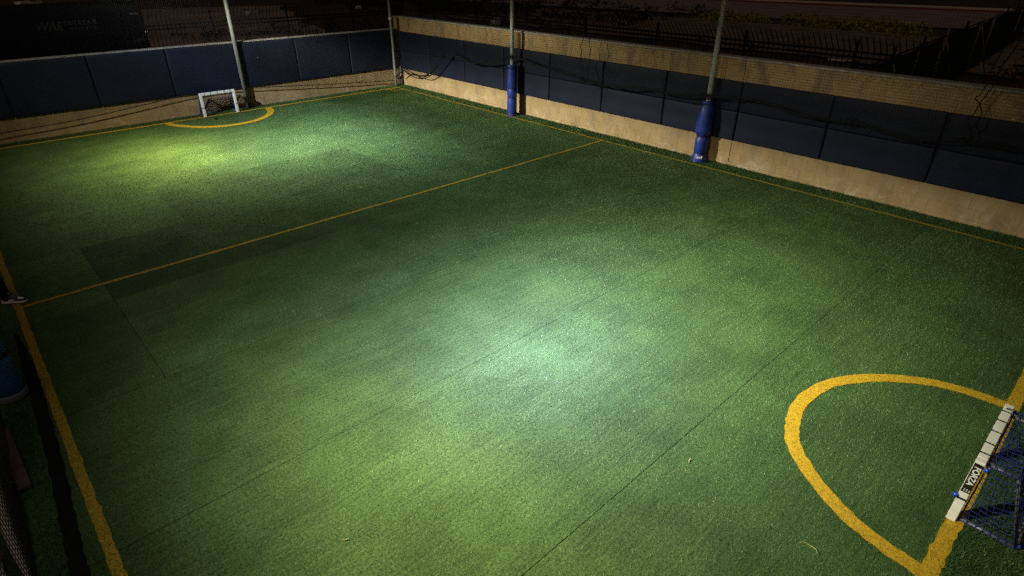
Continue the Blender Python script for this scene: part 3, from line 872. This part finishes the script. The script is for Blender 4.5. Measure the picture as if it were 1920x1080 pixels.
# cords dangling from the right-hand net
def cord(pts, label):
    q = catmull([(11.97, 0.0616 + (p[1] - 0.0616) * 0.983, p[2] + 0.0172 * (4.05 - p[2])) for p in pts], 6)
    mb = MB().tube([tuple(p + np.array([0, 0.012 * math.sin(i * 1.1), 0])) for i, p in enumerate(q)], 0.0085, 6)
    tag(mb.build('hanging_cord', M['black'], None, True), label, 'cord', 'cords dangling down the right wall')
cord([(12.17, 10.36, 2.6), (12.17, 10.35, 2.28), (12.17, 10.42, 2.1), (12.17, 10.38, 1.93), (12.17, 10.42, 1.7), (12.17, 10.30, 1.5), (12.17, 10.24, 1.29), (12.17, 10.22, 1.18)], 'wavy black cord hanging down midway between the two padded posts, thicker of the pair')
cord([(12.17, 10.13, 2.6), (12.17, 10.15, 2.26), (12.17, 10.11, 1.95), (12.17, 10.15, 1.6), (12.17, 10.14, 1.32)], 'straighter black cord hanging midway between the two padded posts')
cord([(12.17, 1.85, 3.6), (12.17, 2.04, 2.7), (12.17, 2.06, 2.25), (12.17, 2.12, 2.1), (12.17, 2.05, 1.97), (12.17, 2.12, 1.75), (12.17, 2.03, 1.6), (12.17, 2.04, 1.39)], 'wavy black cord hanging at the right edge, left one of the two')
cord([(12.17, 1.70, 3.6), (12.17, 1.95, 2.6), (12.17, 1.98, 2.24), (12.17, 2.04, 2.05), (12.17, 1.97, 1.8), (12.17, 2.02, 1.62), (12.17, 1.99, 1.42)], 'wavy black cord hanging at the right edge, right one of the two')
# loose cable loops in the far right corner
mb = MB()
for pts in ([(12.33, 18.9, 0.62), (12.36, 18.5, 0.42), (12.36, 17.9, 0.36), (12.34, 17.3, 0.52), (12.3, 16.7, 0.95)], [(12.31, 18.9, 0.66), (12.36, 18.3, 0.50), (12.36, 17.7, 0.47), (12.3, 17.2, 0.58)], [(12.15, 18.9, 1.35), (12.24, 18.85, 0.9), (12.36, 18.8, 0.5), (12.34, 18.85, 0.35), (12.22, 18.9, 0.28)], [(12.18, 18.88, 1.1), (12.22, 18.9, 0.6), (12.2, 18.9, 0.05)], [(12.06, 18.88, 0.3), (12.12, 18.86, 0.33), (12.2, 18.88, 0.22), (12.33, 18.88, 0.30)]):
    mb.tube([tuple(p) for p in catmull(pts, 6)], 0.013, 6)
tag(mb.build('cable_loops', M['black'], None, True), 'tangled black cable loops hanging in the far right corner', 'cable')

# ------------------------------------------------------------------ goals
def goal(name, loc, rz, x0, x1, h, label, sticker):
    """front frame in the local plane y=0, net towards -y"""
    t = empty(name, loc, rz, label, 'goal', 'small white goals')
    b = 0.034
    MB().cbox(x0 + 2 * b + 0.001, x1 - 2 * b - 0.001, -b, b, h - 2 * b, h, 0.005).build('crossbar', M['white'], t)
    pl1 = MB().cbox(x0, x0 + 2 * b, -b, b, 0.0, h, 0.005).build('goalpost', M['white'], t)
    pr1 = MB().cbox(x1 - 2 * b, x1, -b, b, 0.0, h, 0.005).build('goalpost', M['white'], t)
    for fr in (0.14, 0.30, 0.50, 0.69, 0.86):
        xx = x0 + (x1 - x0) * fr
        MB().box(xx - 0.006, xx + 0.006, -b - 0.004, b + 0.004, h - 2 * b - 0.004, h + 0.004).build('net_clip', M['strap'], t)
    for xa, xb in ((x0 - 0.0045, x0 + 2 * b - 0.004), (x1 - 2 * b + 0.004, x1 + 0.0045)):
        MB().box(xa, xb, -b - 0.004, b + 0.004, 0.245, 0.262).build('net_clip', M['strap'], t)
    D, Dt = 0.42, 0.24
    fr_ = MB()
    for s in (x0 + 0.05, x1 - 0.05):
        MB().tube([(s, -b, 0.022), (s, -D, 0.022)], 0.017, 10).build('base_tube', M['grey'], t, True)
        MB().tube([(s + (0.04 if s < (x0 + x1) / 2 else -0.04), -b, h - 0.05), (s + (0.04 if s < (x0 + x1) / 2 else -0.04), -Dt, h - 0.05)], 0.014, 10).build('top_arm', M['grey'], t, True)
        MB().tube([(s + (0.04 if s < (x0 + x1) / 2 else -0.04), -Dt, h - 0.05), (s, -D, 0.03)], 0.014, 10).build('brace', M['grey'], t, True)
    MB().tube([(x0 + 0.05, -D, 0.022), (x1 - 0.05, -D, 0.022)], 0.017, 10).build('back_tube', M['grey'], t, True)
    for (kx, ky, kz) in (((x0 - 0.012, b + 0.012, 0.275),) if sticker else ()) + ((x0 + 0.01, -b - 0.02, h - 0.05), (x1 - 0.01, -b - 0.02, h - 0.05), (x0 + 0.07, -D - 0.015, 0.03), (x1 - 0.07, -D - 0.015, 0.03)):
#, b + 0.012, 0.275), (x0 + 0.01, -b - 0.02, h - 0.05), (x1 - 0.01, -b - 0.02, h - 0.05), (x0 + 0.07, -D - 0.015, 0.03), (x1 - 0.07, -D - 0.015, 0.03)):
        k = MB().lathe([(0.006, -0.018), (0.017, -0.012), (0.02, 0.0), (0.016, 0.013), (0.006, 0.018)], n=12).build('knob', M['bluep'], t, True)
        k.location = (kx, ky, kz)
    # blue net with sag
    P, Q = [], []
    c = 0.06
    def patch(A_, B_, C_, D_, nu, nv_, sag):
        A_, B_, C_, D_ = [np.array(p, float) for p in (A_, B_, C_, D_)]
        ctr = (A_ + B_ + C_ + D_) / 4
        nrm = np.cross(B_ - A_, D_ - A_); nrm /= np.linalg.norm(nrm)
        g_ = np.empty((nu + 1, nv_ + 1, 3))
        for i in range(nu + 1):
            for j in range(nv_ + 1):
                u, v = i / nu, j / nv_
                p = (A_ * (1 - u) + B_ * u) * (1 - v) + (D_ * (1 - u) + C_ * u) * v
                s_ = math.sin(math.pi * u) * math.sin(math.pi * v)
                g_[i, j] = p + nrm * sag * s_ + np.array([0, 0, -0.03 * s_]) + rng.normal(0, 0.006, 3) * (0 < i < nu) * (0 < j < nv_)
        g_[:, :, 2] = np.maximum(g_[:, :, 2], 0.012)
        for i in range(nu + 1):
            for j in range(nv_ + 1):
                if i < nu: P.append(g_[i, j]); Q.append(g_[i + 1, j])
                if j < nv_: P.append(g_[i, j]); Q.append(g_[i, j + 1])
    wn = max(8, int((x1 - x0) / c))
    patch((x0 + .03, -b - .01, h - .02), (x1 - .03, -b - .01, h - .02), (x1 - .05, -Dt, h - .03), (x0 + .05, -Dt, h - .03), wn, 4, 0.0)
    patch((x0 + .05, -Dt, h - .03), (x1 - .05, -Dt, h - .03), (x1 - .03, -D, 0.02), (x0 + .03, -D, 0.02), wn, 11, 0.03)
    patch((x0 + .03, -b - .01, h - .03), (x0 + .05, -Dt, h - .03), (x0 + .03, -D, 0.02), (x0 + .03, -b - .01, 0.02), 7, 11, -0.02)
    patch((x1 - .03, -b - .01, h - .03), (x1 - .05, -Dt, h - .03), (x1 - .03, -D, 0.02), (x1 - .03, -b - .01, 0.02), 7, 11, 0.02)
    v, q = prism_tris(np.array(P), np.array(Q), 0.0036 if sticker else 0.0040)
    o = link('net', np_mesh('net', v, q, M['bluenet']), t)
    cr = MB()
    cr.tube([(x0 + 0.02, -b - 0.012, h - 0.06 - 0.02 * math.sin(0))] + [(x0 + 0.02 + (x1 - x0 - 0.04) * i / 30, -b - 0.014, h - 0.09 + 0.025 * math.cos(i * 1.25)) for i in range(31)], 0.006, 5)
    cr.tube([(x0 + 0.03, -b - 0.015, 0.55 - 0.5 * i / 12 + 0.0 + 0.0) for i in range(13)], 0.005, 5)
    cr.build('lacing', M['strap'], t, True)
    # sticker with lettering on the outer side of the left post
    s = MB().box(x0 - 0.0025, x0 - 0.0006, -b + 0.004, b - 0.004, 0.325, h - 0.02).build('sticker', M['sticker'], pl1)
    if sticker:
        me = text_mesh('FORZA', 0.060, M['print'], 'lettering', bold=0.0016, spacing=1.0)
        lo = link('lettering', me, pl1)
        lo.matrix_local = Matrix(((0, 0, -1, x0 - 0.0036), (0, -1, 0, 0.0), (-1, 0, 0, 0.505), (0, 0, 0, 1)))
        sl_ = MB()
        for k in range(3):
            sl_.box(x0 - 0.0036, x0 - 0.003, -b + 0.011 + 0.016 * k, -b + 0.015 + 0.016 * k, 0.335, 0.362 + 0.004 * k)
        sl_.build('stripe_mark', M['print'], pl1)
        me = text_mesh('R', 0.075, M['sticker'], 'letter_mark', bold=0.002)
        ro = link('letter_mark', me, t)
        ro.matrix_local = Matrix(((1, 0, 0, x1 - 0.075), (0, 1, 0, -0.016), (0, 0, 1, h + 0.0012), (0, 0, 0, 1)))
    return t
goal('small_goal', (5.645, 0.028, 0), 0, -0.495, 0.495, 0.65, 'white goal in the lower right corner with black lettered sticker on its post', True)
goal('small_goal', (5.935, 18.66, 0), math.pi, -0.495, 0.495, 0.65, 'white goal with blue net standing against the far wall', False)

# ------------------------------------------------------------------ fences behind the walls
def picket_mesh(name, zt, bend):
    # square bar, upright to the knee, then leaning towards the pitch (local -y)
    pts = [(0, 0, 0), (0, 0, zt - 0.36), (0, -0.02, zt - 0.30), (0, -bend * 0.55, zt - 0.14), (0, -bend, zt)]
    return MB().tube(pts, [0.012] * 4 + [0.006], 4).mesh(name, M['steel'])
def picket_fence(loc, rz, L, zt, knee, label, step=0.115, bend=0.26):
    t = empty('steel_fence', loc, rz, label, 'fence', 'black picket fences behind the walls')
    me = picket_mesh('picket', zt, bend)
    x = 0.03; k = 0
    while x < L and k < 300:
        o = link('picket', me, t, (x, random.uniform(-.003, .003), random.uniform(-.008, .008)))
        x += step; k += 1
    pm = MB().cbox(-0.025, 0.025, 0.02, 0.07, -0.05, zt - 0.12, 0.005).mesh('fence_post', M['steel'])
    x = 0.9
    while x < L:
        link('fence_post', pm, t, (x, 0, 0)); x += 2.4
    for z in (0.25, knee, knee - 0.10):
        MB().box(0, L, 0.013, 0.045, z - 0.02, z + 0.02).build('rail', M['steel'], t)
    return t
picket_fence((-1.2, 20.7, 0), 0, 15.0, 2.76, 2.27, 'black steel picket fence behind the far wall in front of the trailer')
picket_fence((14.0, 20.0, 0), -math.pi / 2, 17.2, 2.70, 2.36, 'black steel picket fence with bent tops behind the right wall', bend=0.34)

# dark trailer behind the far fence
tr = empty('box_trailer', (2.4, 22.0, 0), 0, 'black box trailer with faint white lettering parked beyond the far fence', 'trailer')
MB().cbox(-3.4, 2.95, 0.0, 2.3, 0.55, 2.77, 0.03).build('body', M['trailer'], tr)
for k, xx in enumerate((-3.35, -1.8, -0.25, 1.3, 2.86)):
    MB().box(xx, xx + 0.05, -0.012, -0.001, 0.6, 2.72).build('side_rib', M['trailer'], tr)
for xx in (-0.9, 0.2):
    for yy in (0.12, 2.0):
        w = MB().lathe([(0.12, -0.1), (0.33, -0.1), (0.36, -0.06), (0.36, 0.06), (0.33, 0.1), (0.12, 0.1)], n=18).build('wheel', M['steel'], tr, True)
        w.rotation_euler = (math.pi / 2, 0, 0); w.location = (xx, yy, 0.33)
def tlet(s, size, x, z, shear=0.0, bold=0.003, sp=1.0):
    o = link('lettering', text_mesh(s, size, M['letter'], 'lettering', shear=shear, bold=bold, spacing=sp), tr)
    o.location = (x, -0.016, z); o.rotation_euler = (math.pi / 2, 0, 0)
tlet('WAE', 0.30, 0.52, 2.29, 0.3, 0.012)
tlet('FERROQUE', 0.155, 1.32, 2.37, 0, 0.004)
tlet('TOTALE', 0.155, 1.35, 2.19, 0, 0.004, 1.2)
tlet('2054', 0.16, 2.68, 1.80, 0, 0.004)
MB().box(2.62, 2.85, -0.014, -0.002, 2.50, 2.55).build('small_plate', M['letter'], tr)
MB().cbox(2.90, 2.97, -0.05, -0.004, 2.0, 2.04, 0.008).build('latch', M['pale'], tr)

# chain-link fence with dark windscreen, running away from the right wall
cf = empty('screened_fence', (14.4, 4.75, 0), math.atan2(1.9, 28), 'dark screened fence with braced posts running away beyond the right wall', 'fence')
LC = 30.0
pp = MB()
for k in range(10):
    x0, x1 = k * 3.0 + 0.06, k * 3.0 + 2.94
    mb = MB(); n_ = 10
    for i in range(n_ + 1):
        u = i / n_
        mb.v += [(x0 + (x1 - x0) * u, 0.03 + 0.03 * math.sin(u * 6 + k), 0.08), (x0 + (x1 - x0) * u, 0.03 + 0.03 * math.sin(u * 5 + k * 2), 1.9 - 0.05 * math.sin(math.pi * u))]
    m0 = len(mb.v)
    mb.v += [(x, y + 0.012, z) for x, y, z in mb.v]
    for i in range(n_):
        a = 2 * i
        mb.f += [(a, a + 2, a + 3, a + 1), (m0 + a, m0 + a + 1, m0 + a + 3, m0 + a + 2), (a + 1, a + 3, m0 + a + 3, m0 + a + 1)]
    mb.build('screen_panel', M['screen'], cf)
for k in range(11):
    MB().tube([(k * 3.0, 0, -0.1), (k * 3.0, 0, 2.15)], 0.035, 8).build('fence_post', M['grey' if k in (3, 5, 6) else 'steel'], cf, True)
for k in (0, 1, 3, 5):
    MB().tube([(k * 3.0, -0.05, 1.75), (k * 3.0 + 0.9, -0.55, 0.0)], 0.022, 8).build('brace', M['grey'], cf, True)
MB().tube([(0, 0, 1.93), (LC, 0, 1.93)], 0.022, 8).build('top_rail', M['steel'], cf, True)

# ------------------------------------------------------------------ undergrowth, weeds, litter in the dark
def leaf_cloud(mb_v, mb_f, c, rad, hgt, n, size, base):
    for _ in range(n):
        a = rng.uniform(0, 2 * np.pi); r_ = rad * rng.uniform(0, 1) ** 0.6; z = hgt * rng.uniform(0.02, 1) * (1 - 0.45 * (r_ / rad) ** 2)
        p = np.array([c[0] + r_ * math.cos(a), c[1] + r_ * math.sin(a), base + z])
        d1 = rng.normal(0, 1, 3); d1 /= np.linalg.norm(d1); d2 = rng.normal(0, 1, 3); d2 -= d1 * (d1 @ d2); d2 /= np.linalg.norm(d2)
        k = len(mb_v); s = size * rng.uniform(0.6, 1.4)
        mb_v += [tuple(p - d1 * s), tuple(p + d2 * s * .35), tuple(p + d1 * s), tuple(p - d2 * s * .35)]
        mb_f.append((k, k + 1, k + 2, k + 3))
def weed(loc, rad, h, n, label, mat, name, cat, group=None, size=0.06):
    t = empty(name, loc, 0, label, cat, group)
    f_ = MB(); leaf_cloud(f_.v, f_.f, (0, 0), rad, h, n, size, 0.0)
    f_.build('foliage', mat, t)
    s = MB()
    for k in range(9):
        a = random.uniform(0, 6.28); r_ = rad * random.uniform(.3, .8)
        s.tube([(0.05 * math.cos(a), 0.05 * math.sin(a), -0.1), (r_ * .5 * math.cos(a), r_ * .5 * math.sin(a), h * .45), (r_ * math.cos(a), r_ * math.sin(a), h * .8)], [0.012, 0.009, 0.004], 4)
    s.build('stem', M['twig'], t)
WG = 'sparse weeds along the near side of the road'
weed((43.3, 24.2, -0.1), 2.0, 0.75, 420, 'first weed clump by the road, just right of the bulging padded post', M['weed'], 'weed_clump', 'weeds', WG, 0.13)
weed((43.9, 22.0, -0.1), 1.2, 0.70, 300, 'small yellowish weed clump by the road, second from the left', M['weed'], 'weed_clump', 'weeds', WG, 0.13)
weed((44.2, 18.6, -0.1), 1.5, 0.95, 420, 'roundish yellow weed clump by the road, third from the left', M['weed'], 'weed_clump', 'weeds', WG, 0.13)
weed((44.2, 15.8, -0.1), 2.1, 0.85, 620, 'widest yellow weed clump by the road, in the middle of the row', M['weed'], 'weed_clump', 'weeds', WG, 0.13)
weed((43.6, 13.5, -0.1), 1.5, 1.0, 420, 'tall yellow weed clump by the road, next after the widest one', M['weed'], 'weed_clump', 'weeds', WG, 0.13)
weed((42.0, 11.4, -0.1), 1.4, 0.9, 380, 'last yellow weed clump by the road, beside the screened fence', M['weed'], 'weed_clump', 'weeds', WG, 0.13)
SG = 'dark shrubs behind the right fence'
weed((17.4, 10.2, -0.1), 0.55, 2.05, 420, 'dark shrub behind the right fence, nearest the bulging padded post', M['shrub'], 'dark_shrub', 'shrub', SG, 0.09)
weed((17.2, 8.6, -0.1), 0.5, 2.1, 420, 'dark shrub behind the right fence, second from the bulging padded post', M['shrub'], 'dark_shrub', 'shrub', SG, 0.09)
weed((17.2, 7.0, -0.1), 0.45, 2.0, 380, 'dark shrub behind the right fence, nearest the screened fence', M['shrub'], 'dark_shrub', 'shrub', SG, 0.09)
weed((15.4, 1.2, -0.1), 0.9, 2.0, 500, 'dull green shrub beyond the wall at the right edge', M['shrub'], 'green_shrub', 'shrub', None, 0.09)
# undergrowth: a dark tangle between the fence and the dirt bank
f_ = MB()
for _ in range(230):
    y = random.uniform(5.5, 34); x = random.uniform(15.0, 21.0) + max(0, y - 20) * .3
    leaf_cloud(f_.v, f_.f, (x, y), random.uniform(.4, .9), random.uniform(.35, 1.0), 42, 0.10, -0.1)
for _ in range(110):
    y = random.uniform(21.5, 40); x = random.uniform(10.5, 24)
    leaf_cloud(f_.v, f_.f, (x, y), random.uniform(.4, 1.0), random.uniform(.3, .9), 42, 0.10, -0.1)
for _ in range(240):
    y = random.uniform(26, 62); x = random.uniform(26, 44) + random.uniform(0, 8)
    leaf_cloud(f_.v, f_.f, (x, y), random.uniform(.5, 1.3), random.uniform(.3, .9), 40, 0.14, -0.1)
for _ in range(150):
    x = random.uniform(15.5, 46); y = random.uniform(-6, 4.2 + (x - 15) * 0.045)
    leaf_cloud(f_.v, f_.f, (x, y), random.uniform(.5, 1.1), random.uniform(.35, 1.0), 40, 0.11, -0.1)
tag(f_.build('undergrowth', M['shrub']), 'dark tangled undergrowth between the fences and the road', 'undergrowth', kind='stuff')

def scrap(name, loc, size, label, cat, mat='pale', rz=0.0):
    mb = MB(); nx = 5
    for i in range(nx + 1):
        for j in range(3):
            mb.v.append((size[0] * (i / nx - .5), size[1] * (j / 2 - .5), size[2] * (0.25 + 0.75 * abs(math.sin(i * 1.9 + j)))))
    for i in range(nx):
        for j in range(2):
            a = i * 3 + j; mb.f.append((a, a + 3, a + 4, a + 1))
    m0 = len(mb.v); mb.v += [(x, y, 0) for x, y, z in mb.v]
    rim = [0, 3, 6, 9, 12, 15, 16, 17, 14, 11, 8, 5, 2, 1]
    for a, b in zip(rim, rim[1:] + rim[:1]): mb.f.append((b, a, m0 + a, m0 + b))
    o = mb.build(name, M[mat]); o.location = loc; o.rotation_euler = (0, 0, rz)
    return tag(o, label, cat)
scrap('crumpled_sheet', (8.3, 72.5, 0), (2.0, 0.6, 0.5), 'pale crumpled scrap on the dark ground far beyond the trailer', 'litter', rz=0.2)
scrap('paper_scrap', (19.7, 50.8, 0), (1.1, 0.5, 0.35), 'pale scraps on the ground beyond the far fence, right of the bare post', 'litter', rz=0.3)
scrap('white_scrap', (28.8, 50.4, 0.03), (0.5, 0.25, 0.25), 'small white scrap lying in the dark just left of the corner post', 'litter')
scrap('white_bag', (28.7, 32.4, 0), (0.55, 0.4, 0.45), 'small bright bag lying beyond the right wall near the straight padded post', 'bag')
b_ = MB().cbox(-0.55, 0.55, -0.05, 0.05, 0.0, 0.08, 0.01).build('pale_plank', M['pale']); b_.location = (29.8, 10.5, -0.02); b_.rotation_euler = (0, 0, math.atan2(-0.97, 0.16))
tag(b_, 'thin pale plank on the ground seen over the right wall', 'plank')

# left edge bits
b_ = MB().cbox(-0.05, 0.05, -0.5, 0.5, 0.0, 0.05, 0.008).build('loose_board', M['board']); b_.location = (-0.41, 6.05, 0.01); b_.rotation_euler = (0, 0, R(3))
tag(b_, 'weathered brown board lying behind the left netting', 'board')
b_ = MB().tube([(-0.66, 4.9, 0.06), (-0.63, 4.4, 0.06), (-0.60, 3.8, 0.06)], 0.035, 10).build('white_pipe', M['white'], None, True)
tag(b_, 'white pipe end in the bottom left corner', 'pipe')

# ------------------------------------------------------------------ litter on the pitch
def curl(loc, r_, a0, a1, label, name='dry_blade'):
    mb = MB(); k = 12
    for i in range(k + 1):
        a = a0 + (a1 - a0) * i / k; w = 0.0035 * math.sin(math.pi * i / k) + 0.001
        c = Vector((r_ * math.cos(a), r_ * math.sin(a), 0.024 + 0.01 * math.sin(i * .8)))
        d = Vector((math.cos(a), math.sin(a), 0.3)).normalized() * w
        mb.v += [tuple(c - d), tuple(c + Vector((0, 0, .003))), tuple(c + d), tuple(c - Vector((0, 0, .002)))]
    for i in range(k):
        for q in range(4):
            s = (q + 1) % 4
            mb.f.append((i * 4 + q, i * 4 + s, i * 4 + 4 + s, i * 4 + 4 + q))
    o = mb.build(name, M['leaf'], None, True); o.location = loc
    return tag(o, label, 'leaf')
curl((3.97, 0.70, 0), 0.075, R(-70), R(80), 'pale curled dry blade on the turf near the bottom edge')
curl((4.13, 1.80, 0), 0.045, R(60), R(140), 'tiny pale dry blade on the turf left of the near goal area')
curl((1.38, 3.20, 0), 0.03, R(0), R(120), 'tiny yellow dry blade low in the centre of the pitch')
cl = MB().lathe([(0.01, 0.0), (0.045, 0.01), (0.05, 0.03), (0.025, 0.05), (0.005, 0.055)], n=9, wob=0.2).build('dark_clod', M['clod'], None, True)
cl.location = (5.59, 18.15, 0.0); tag(cl, 'small dark clod on the turf inside the far goal area', 'clod')

# ------------------------------------------------------------------ person at the left edge: only one foot stands in the picture
def skin_body(name, joints, edges, root, mat, parent, sub=2):
    me = bpy.data.meshes.new(name)
    me.from_pydata([j[:3] for j in joints], edges, [])
    me.materials.append(mat)
    o = link(name, me, parent)
    md = o.modifiers.new('Skin', 'SKIN'); md.use_smooth_shade = True
    if not me.skin_vertices: me.attributes
    o2 = o
    sv = me.skin_vertices[0].data if me.skin_vertices else None
    if sv is None:
        dg = bpy.context.evaluated_depsgraph_get(); dg.update()
        sv = me.skin_vertices[0].data if me.skin_vertices else None
    if sv is not None:
        for i, j in enumerate(joints):
            sv[i].radius = (j[3], j[4] if len(j) > 4 else j[3]); sv[i].use_root = (i == root)
    s = o.modifiers.new('Subdivision', 'SUBSURF'); s.levels = sub; s.render_levels = sub
    return o
def tube_limb(mb, pts, rads, n=14): mb.tube(pts, rads, n)
pe = empty('person', (-0.035, 9.545, 0), R(-32), 'person in black trousers and black and white trainers stepping in at the left edge', 'person')
# right foot forward (in the picture), left foot behind; facing +X
J = [(-0.17, 0.0, 0.96, .13, .16), (-0.165, 0, 1.10, .12, .15), (-0.16, 0, 1.28, .12, .17), (-0.17, 0, 1.42, .09, .15), (-0.16, 0, 1.52, .055), (-0.14, 0, 1.60, .075), (-0.125, 0, 1.70, .095), (-0.13, 0, 1.76, .07),
     (-0.15, -0.10, 0.90, .09), (-0.08, -0.05, 0.50, .062), (-0.085, 0.0, 0.30, .055), (-0.085, 0.0, 0.09, .036), (-0.02, 0.0, 0.055, .03), (0.05, 0.0, 0.045, .026),
     (-0.19, 0.10, 0.90, .09), (-0.24, 0.14, 0.50, .062), (-0.30, 0.15, 0.30, .055), (-0.33, 0.16, 0.09, .036), (-0.27, 0.16, 0.055, .03), (-0.20, 0.16, 0.045, .026),
     (-0.17, -0.21, 1.40, .055), (-0.20, -0.25, 1.12, .042), (-0.10, -0.24, 0.90, .030), (-0.07, -0.235, 0.82, .032),
     (-0.17, 0.21, 1.40, .055), (-0.20, 0.25, 1.12, .042), (-0.12, 0.24, 0.90, .030), (-0.09, 0.235, 0.82, .032)]
Ed = [(0, 1), (1, 2), (2, 3), (3, 4), (4, 5), (5, 6), (6, 7), (0, 8), (8, 9), (9, 10), (10, 11), (11, 12), (12, 13), (0, 14), (14, 15), (15, 16), (16, 17), (17, 18), (18, 19), (3, 20), (20, 21), (21, 22), (22, 23), (3, 24), (24, 25), (25, 26), (26, 27)]
for hand, sgn in ((23, -1), (27, 1)):      # five fingers to each hand
    hx, hy, hz = J[hand][:3]
    for k, (ln, off) in enumerate(((.075, -.03), (.085, -.01), (.08, .01), (.065, .028))):
        i0 = len(J)
        J += [(hx + off, hy, hz - 0.04, .0095), (hx + off + .006, hy - sgn * .006, hz - 0.04 - ln * .55, .0085), (hx + off + .008, hy - sgn * .018, hz - 0.04 - ln, .007)]
        Ed += [(hand, i0), (i0, i0 + 1), (i0 + 1, i0 + 2)]
    i0 = len(J)
    J += [(hx + .038, hy - sgn * .012, hz - .005, .010), (hx + .052, hy - sgn * .022, hz - .045, .0085)]
    Ed += [(hand, i0), (i0, i0 + 1)]
try:
    skin_body('body', J, Ed, 0, M['skin'], pe, 2)
except Exception as ex:
    print('skin failed', ex)
tr_ = MB()
tr_.tube([(-0.165, -0.09, 1.0), (-0.15, -0.10, 0.86), (-0.10, -0.06, 0.52), (-0.088, -0.01, 0.30), (-0.087, 0.0, 0.155)], [0.135, 0.125, 0.10, 0.092, 0.088], 18)
tr_.tube([(-0.175, 0.09, 1.0), (-0.19, 0.10, 0.86), (-0.245, 0.14, 0.52), (-0.30, 0.15, 0.30), (-0.325, 0.16, 0.155)], [0.135, 0.125, 0.10, 0.092, 0.088], 18)
tr_.build('trousers', M['trouser'], pe, True)
sh = MB()
sh.tube([(-0.168, 0, 0.93), (-0.165, 0, 1.1), (-0.16, 0, 1.28), (-0.168, 0, 1.40), (-0.165, 0, 1.48)], [0.19, 0.185, 0.20, 0.17, 0.07], 20)
for s in (-1, 1):
    sh.tube([(-0.165, s * 0.12, 1.40), (-0.17, s * 0.215, 1.38), (-0.20, s * 0.25, 1.16)], [0.08, 0.072, 0.062], 14)
sh.build('top', M['shirt'], pe, True)
hr = MB().lathe([(0.105, 1.66), (0.122, 1.70), (0.125, 1.76), (0.10, 1.82), (0.05, 1.85), (0.005, 1.86)], (-0.145, 0), 18).build('hair', M['hair'], pe, True)
for s in (-1, 1):
    e = MB().lathe([(0.002, -0.012), (0.010, -0.007), (0.012, 0.0), (0.010, 0.007), (0.002, 0.012)], n=10).build('eye', M['shoew'], pe, True)
    e.location = (-0.032, s * 0.034, 1.69)
nz = MB().tube([(-0.03, 0, 1.69), (-0.008, 0, 1.655), (-0.03, 0, 1.645)], [0.008, 0.015, 0.010], 8).build('nose', M['skin'], pe, True)
mo = MB().tube([(-0.034, -0.022, 1.615), (-0.026, 0, 1.612), (-0.034, 0.022, 1.615)], [0.004, 0.007, 0.004], 6).build('mouth', M['rust'], pe, True)

def foot_sections(secs, n=18):
    """loft of (x, halfwidth, z0, z1) sections along x with rounded top"""
    mb = MB()
    for (x, hw, z0, z1) in secs:
        for k in range(n):
            a = 2 * math.pi * k / n
            cy, cz = math.cos(a), math.sin(a)
            mb.v.append((x, hw * math.copysign(abs(cy) ** 0.7, cy), (z0 + z1) / 2 + (z1 - z0) / 2 * math.copysign(abs(cz) ** 0.75, cz)))
    for i in range(len(secs) - 1):
        for k in range(n):
            j = (k + 1) % n
            mb.f.append((i * n + k, i * n + j, (i + 1) * n + j, (i + 1) * n + k))
    mb.f.append(tuple(reversed(range(n)))); mb.f.append(tuple((len(secs) - 1) * n + k for k in range(n)))
    return mb
def trainer(off):
    s = foot_sections([(-0.148, 0.012, 0.002, 0.026), (-0.14, 0.032, 0.0, 0.03), (-0.10, 0.038, 0.0, 0.03), (-0.02, 0.036, 0.0, 0.029), (0.06, 0.045, 0.0, 0.028), (0.11, 0.043, 0.0, 0.028), (0.14, 0.027, 0.002, 0.027), (0.15, 0.01, 0.006, 0.024)]).build('shoe_sole', M['shoew'], pe, True)
    u = foot_sections([(-0.143, 0.012, 0.028, 0.06), (-0.135, 0.03, 0.026, 0.115), (-0.09, 0.036, 0.026, 0.118), (-0.04, 0.036, 0.026, 0.112), (0.01, 0.037, 0.026, 0.090), (0.06, 0.040, 0.026, 0.068), (0.10, 0.038, 0.026, 0.055), (0.13, 0.025, 0.026, 0.045), (0.14, 0.008, 0.028, 0.036)]).build('shoe_upper', M['shoeb'], pe, True)
    w = foot_sections([(0.052, 0.018, 0.055, 0.0745), (0.075, 0.028, 0.045, 0.066), (0.10, 0.026, 0.04, 0.058), (0.118, 0.014, 0.04, 0.050)]).build('toe_panel', M['shoew'], u, True)
    pn = MB()
    for sgn in (-1, 1):
        y0, y1 = sgn * 0.0375, sgn * 0.0415
        poly = [(-0.05, 0.040), (0.005, 0.040), (0.03, 0.052), (-0.01, 0.066), (-0.045, 0.060)]
        n = len(pn.v)
        pn.v += [(x, y0 * .9, z) for x, z in poly] + [(x, y1, z) for x, z in poly]
        pn.f += [tuple(n + 5 + k for k in range(5)), tuple(n + k for k in reversed(range(5)))] + [(n + k, n + (k + 1) % 5, n + 5 + (k + 1) % 5, n + 5 + k) for k in range(5)]
    pn.build('side_panel', M['shoew'], u)
    hp_ = foot_sections([(-0.1475, 0.014, 0.035, 0.06), (-0.138, 0.0325, 0.030, 0.062), (-0.115, 0.037, 0.030, 0.052)]).build('heel_panel', M['shoew'], u, True)
    lc = MB()
    for k in range(4):
        x = -0.012 + k * 0.017; z = 0.103 - k * 0.0095
        lc.tube([(x, -0.02, z - .004), (x, 0, z + .002), (x, 0.02, z - .004)], 0.003, 5)
    lc.build('laces', M['shoew'], u, True)
    s.location = off; u.location = off
trainer((0.035, 0.0, 0.012)); trainer((-0.21, 0.16, 0.012))
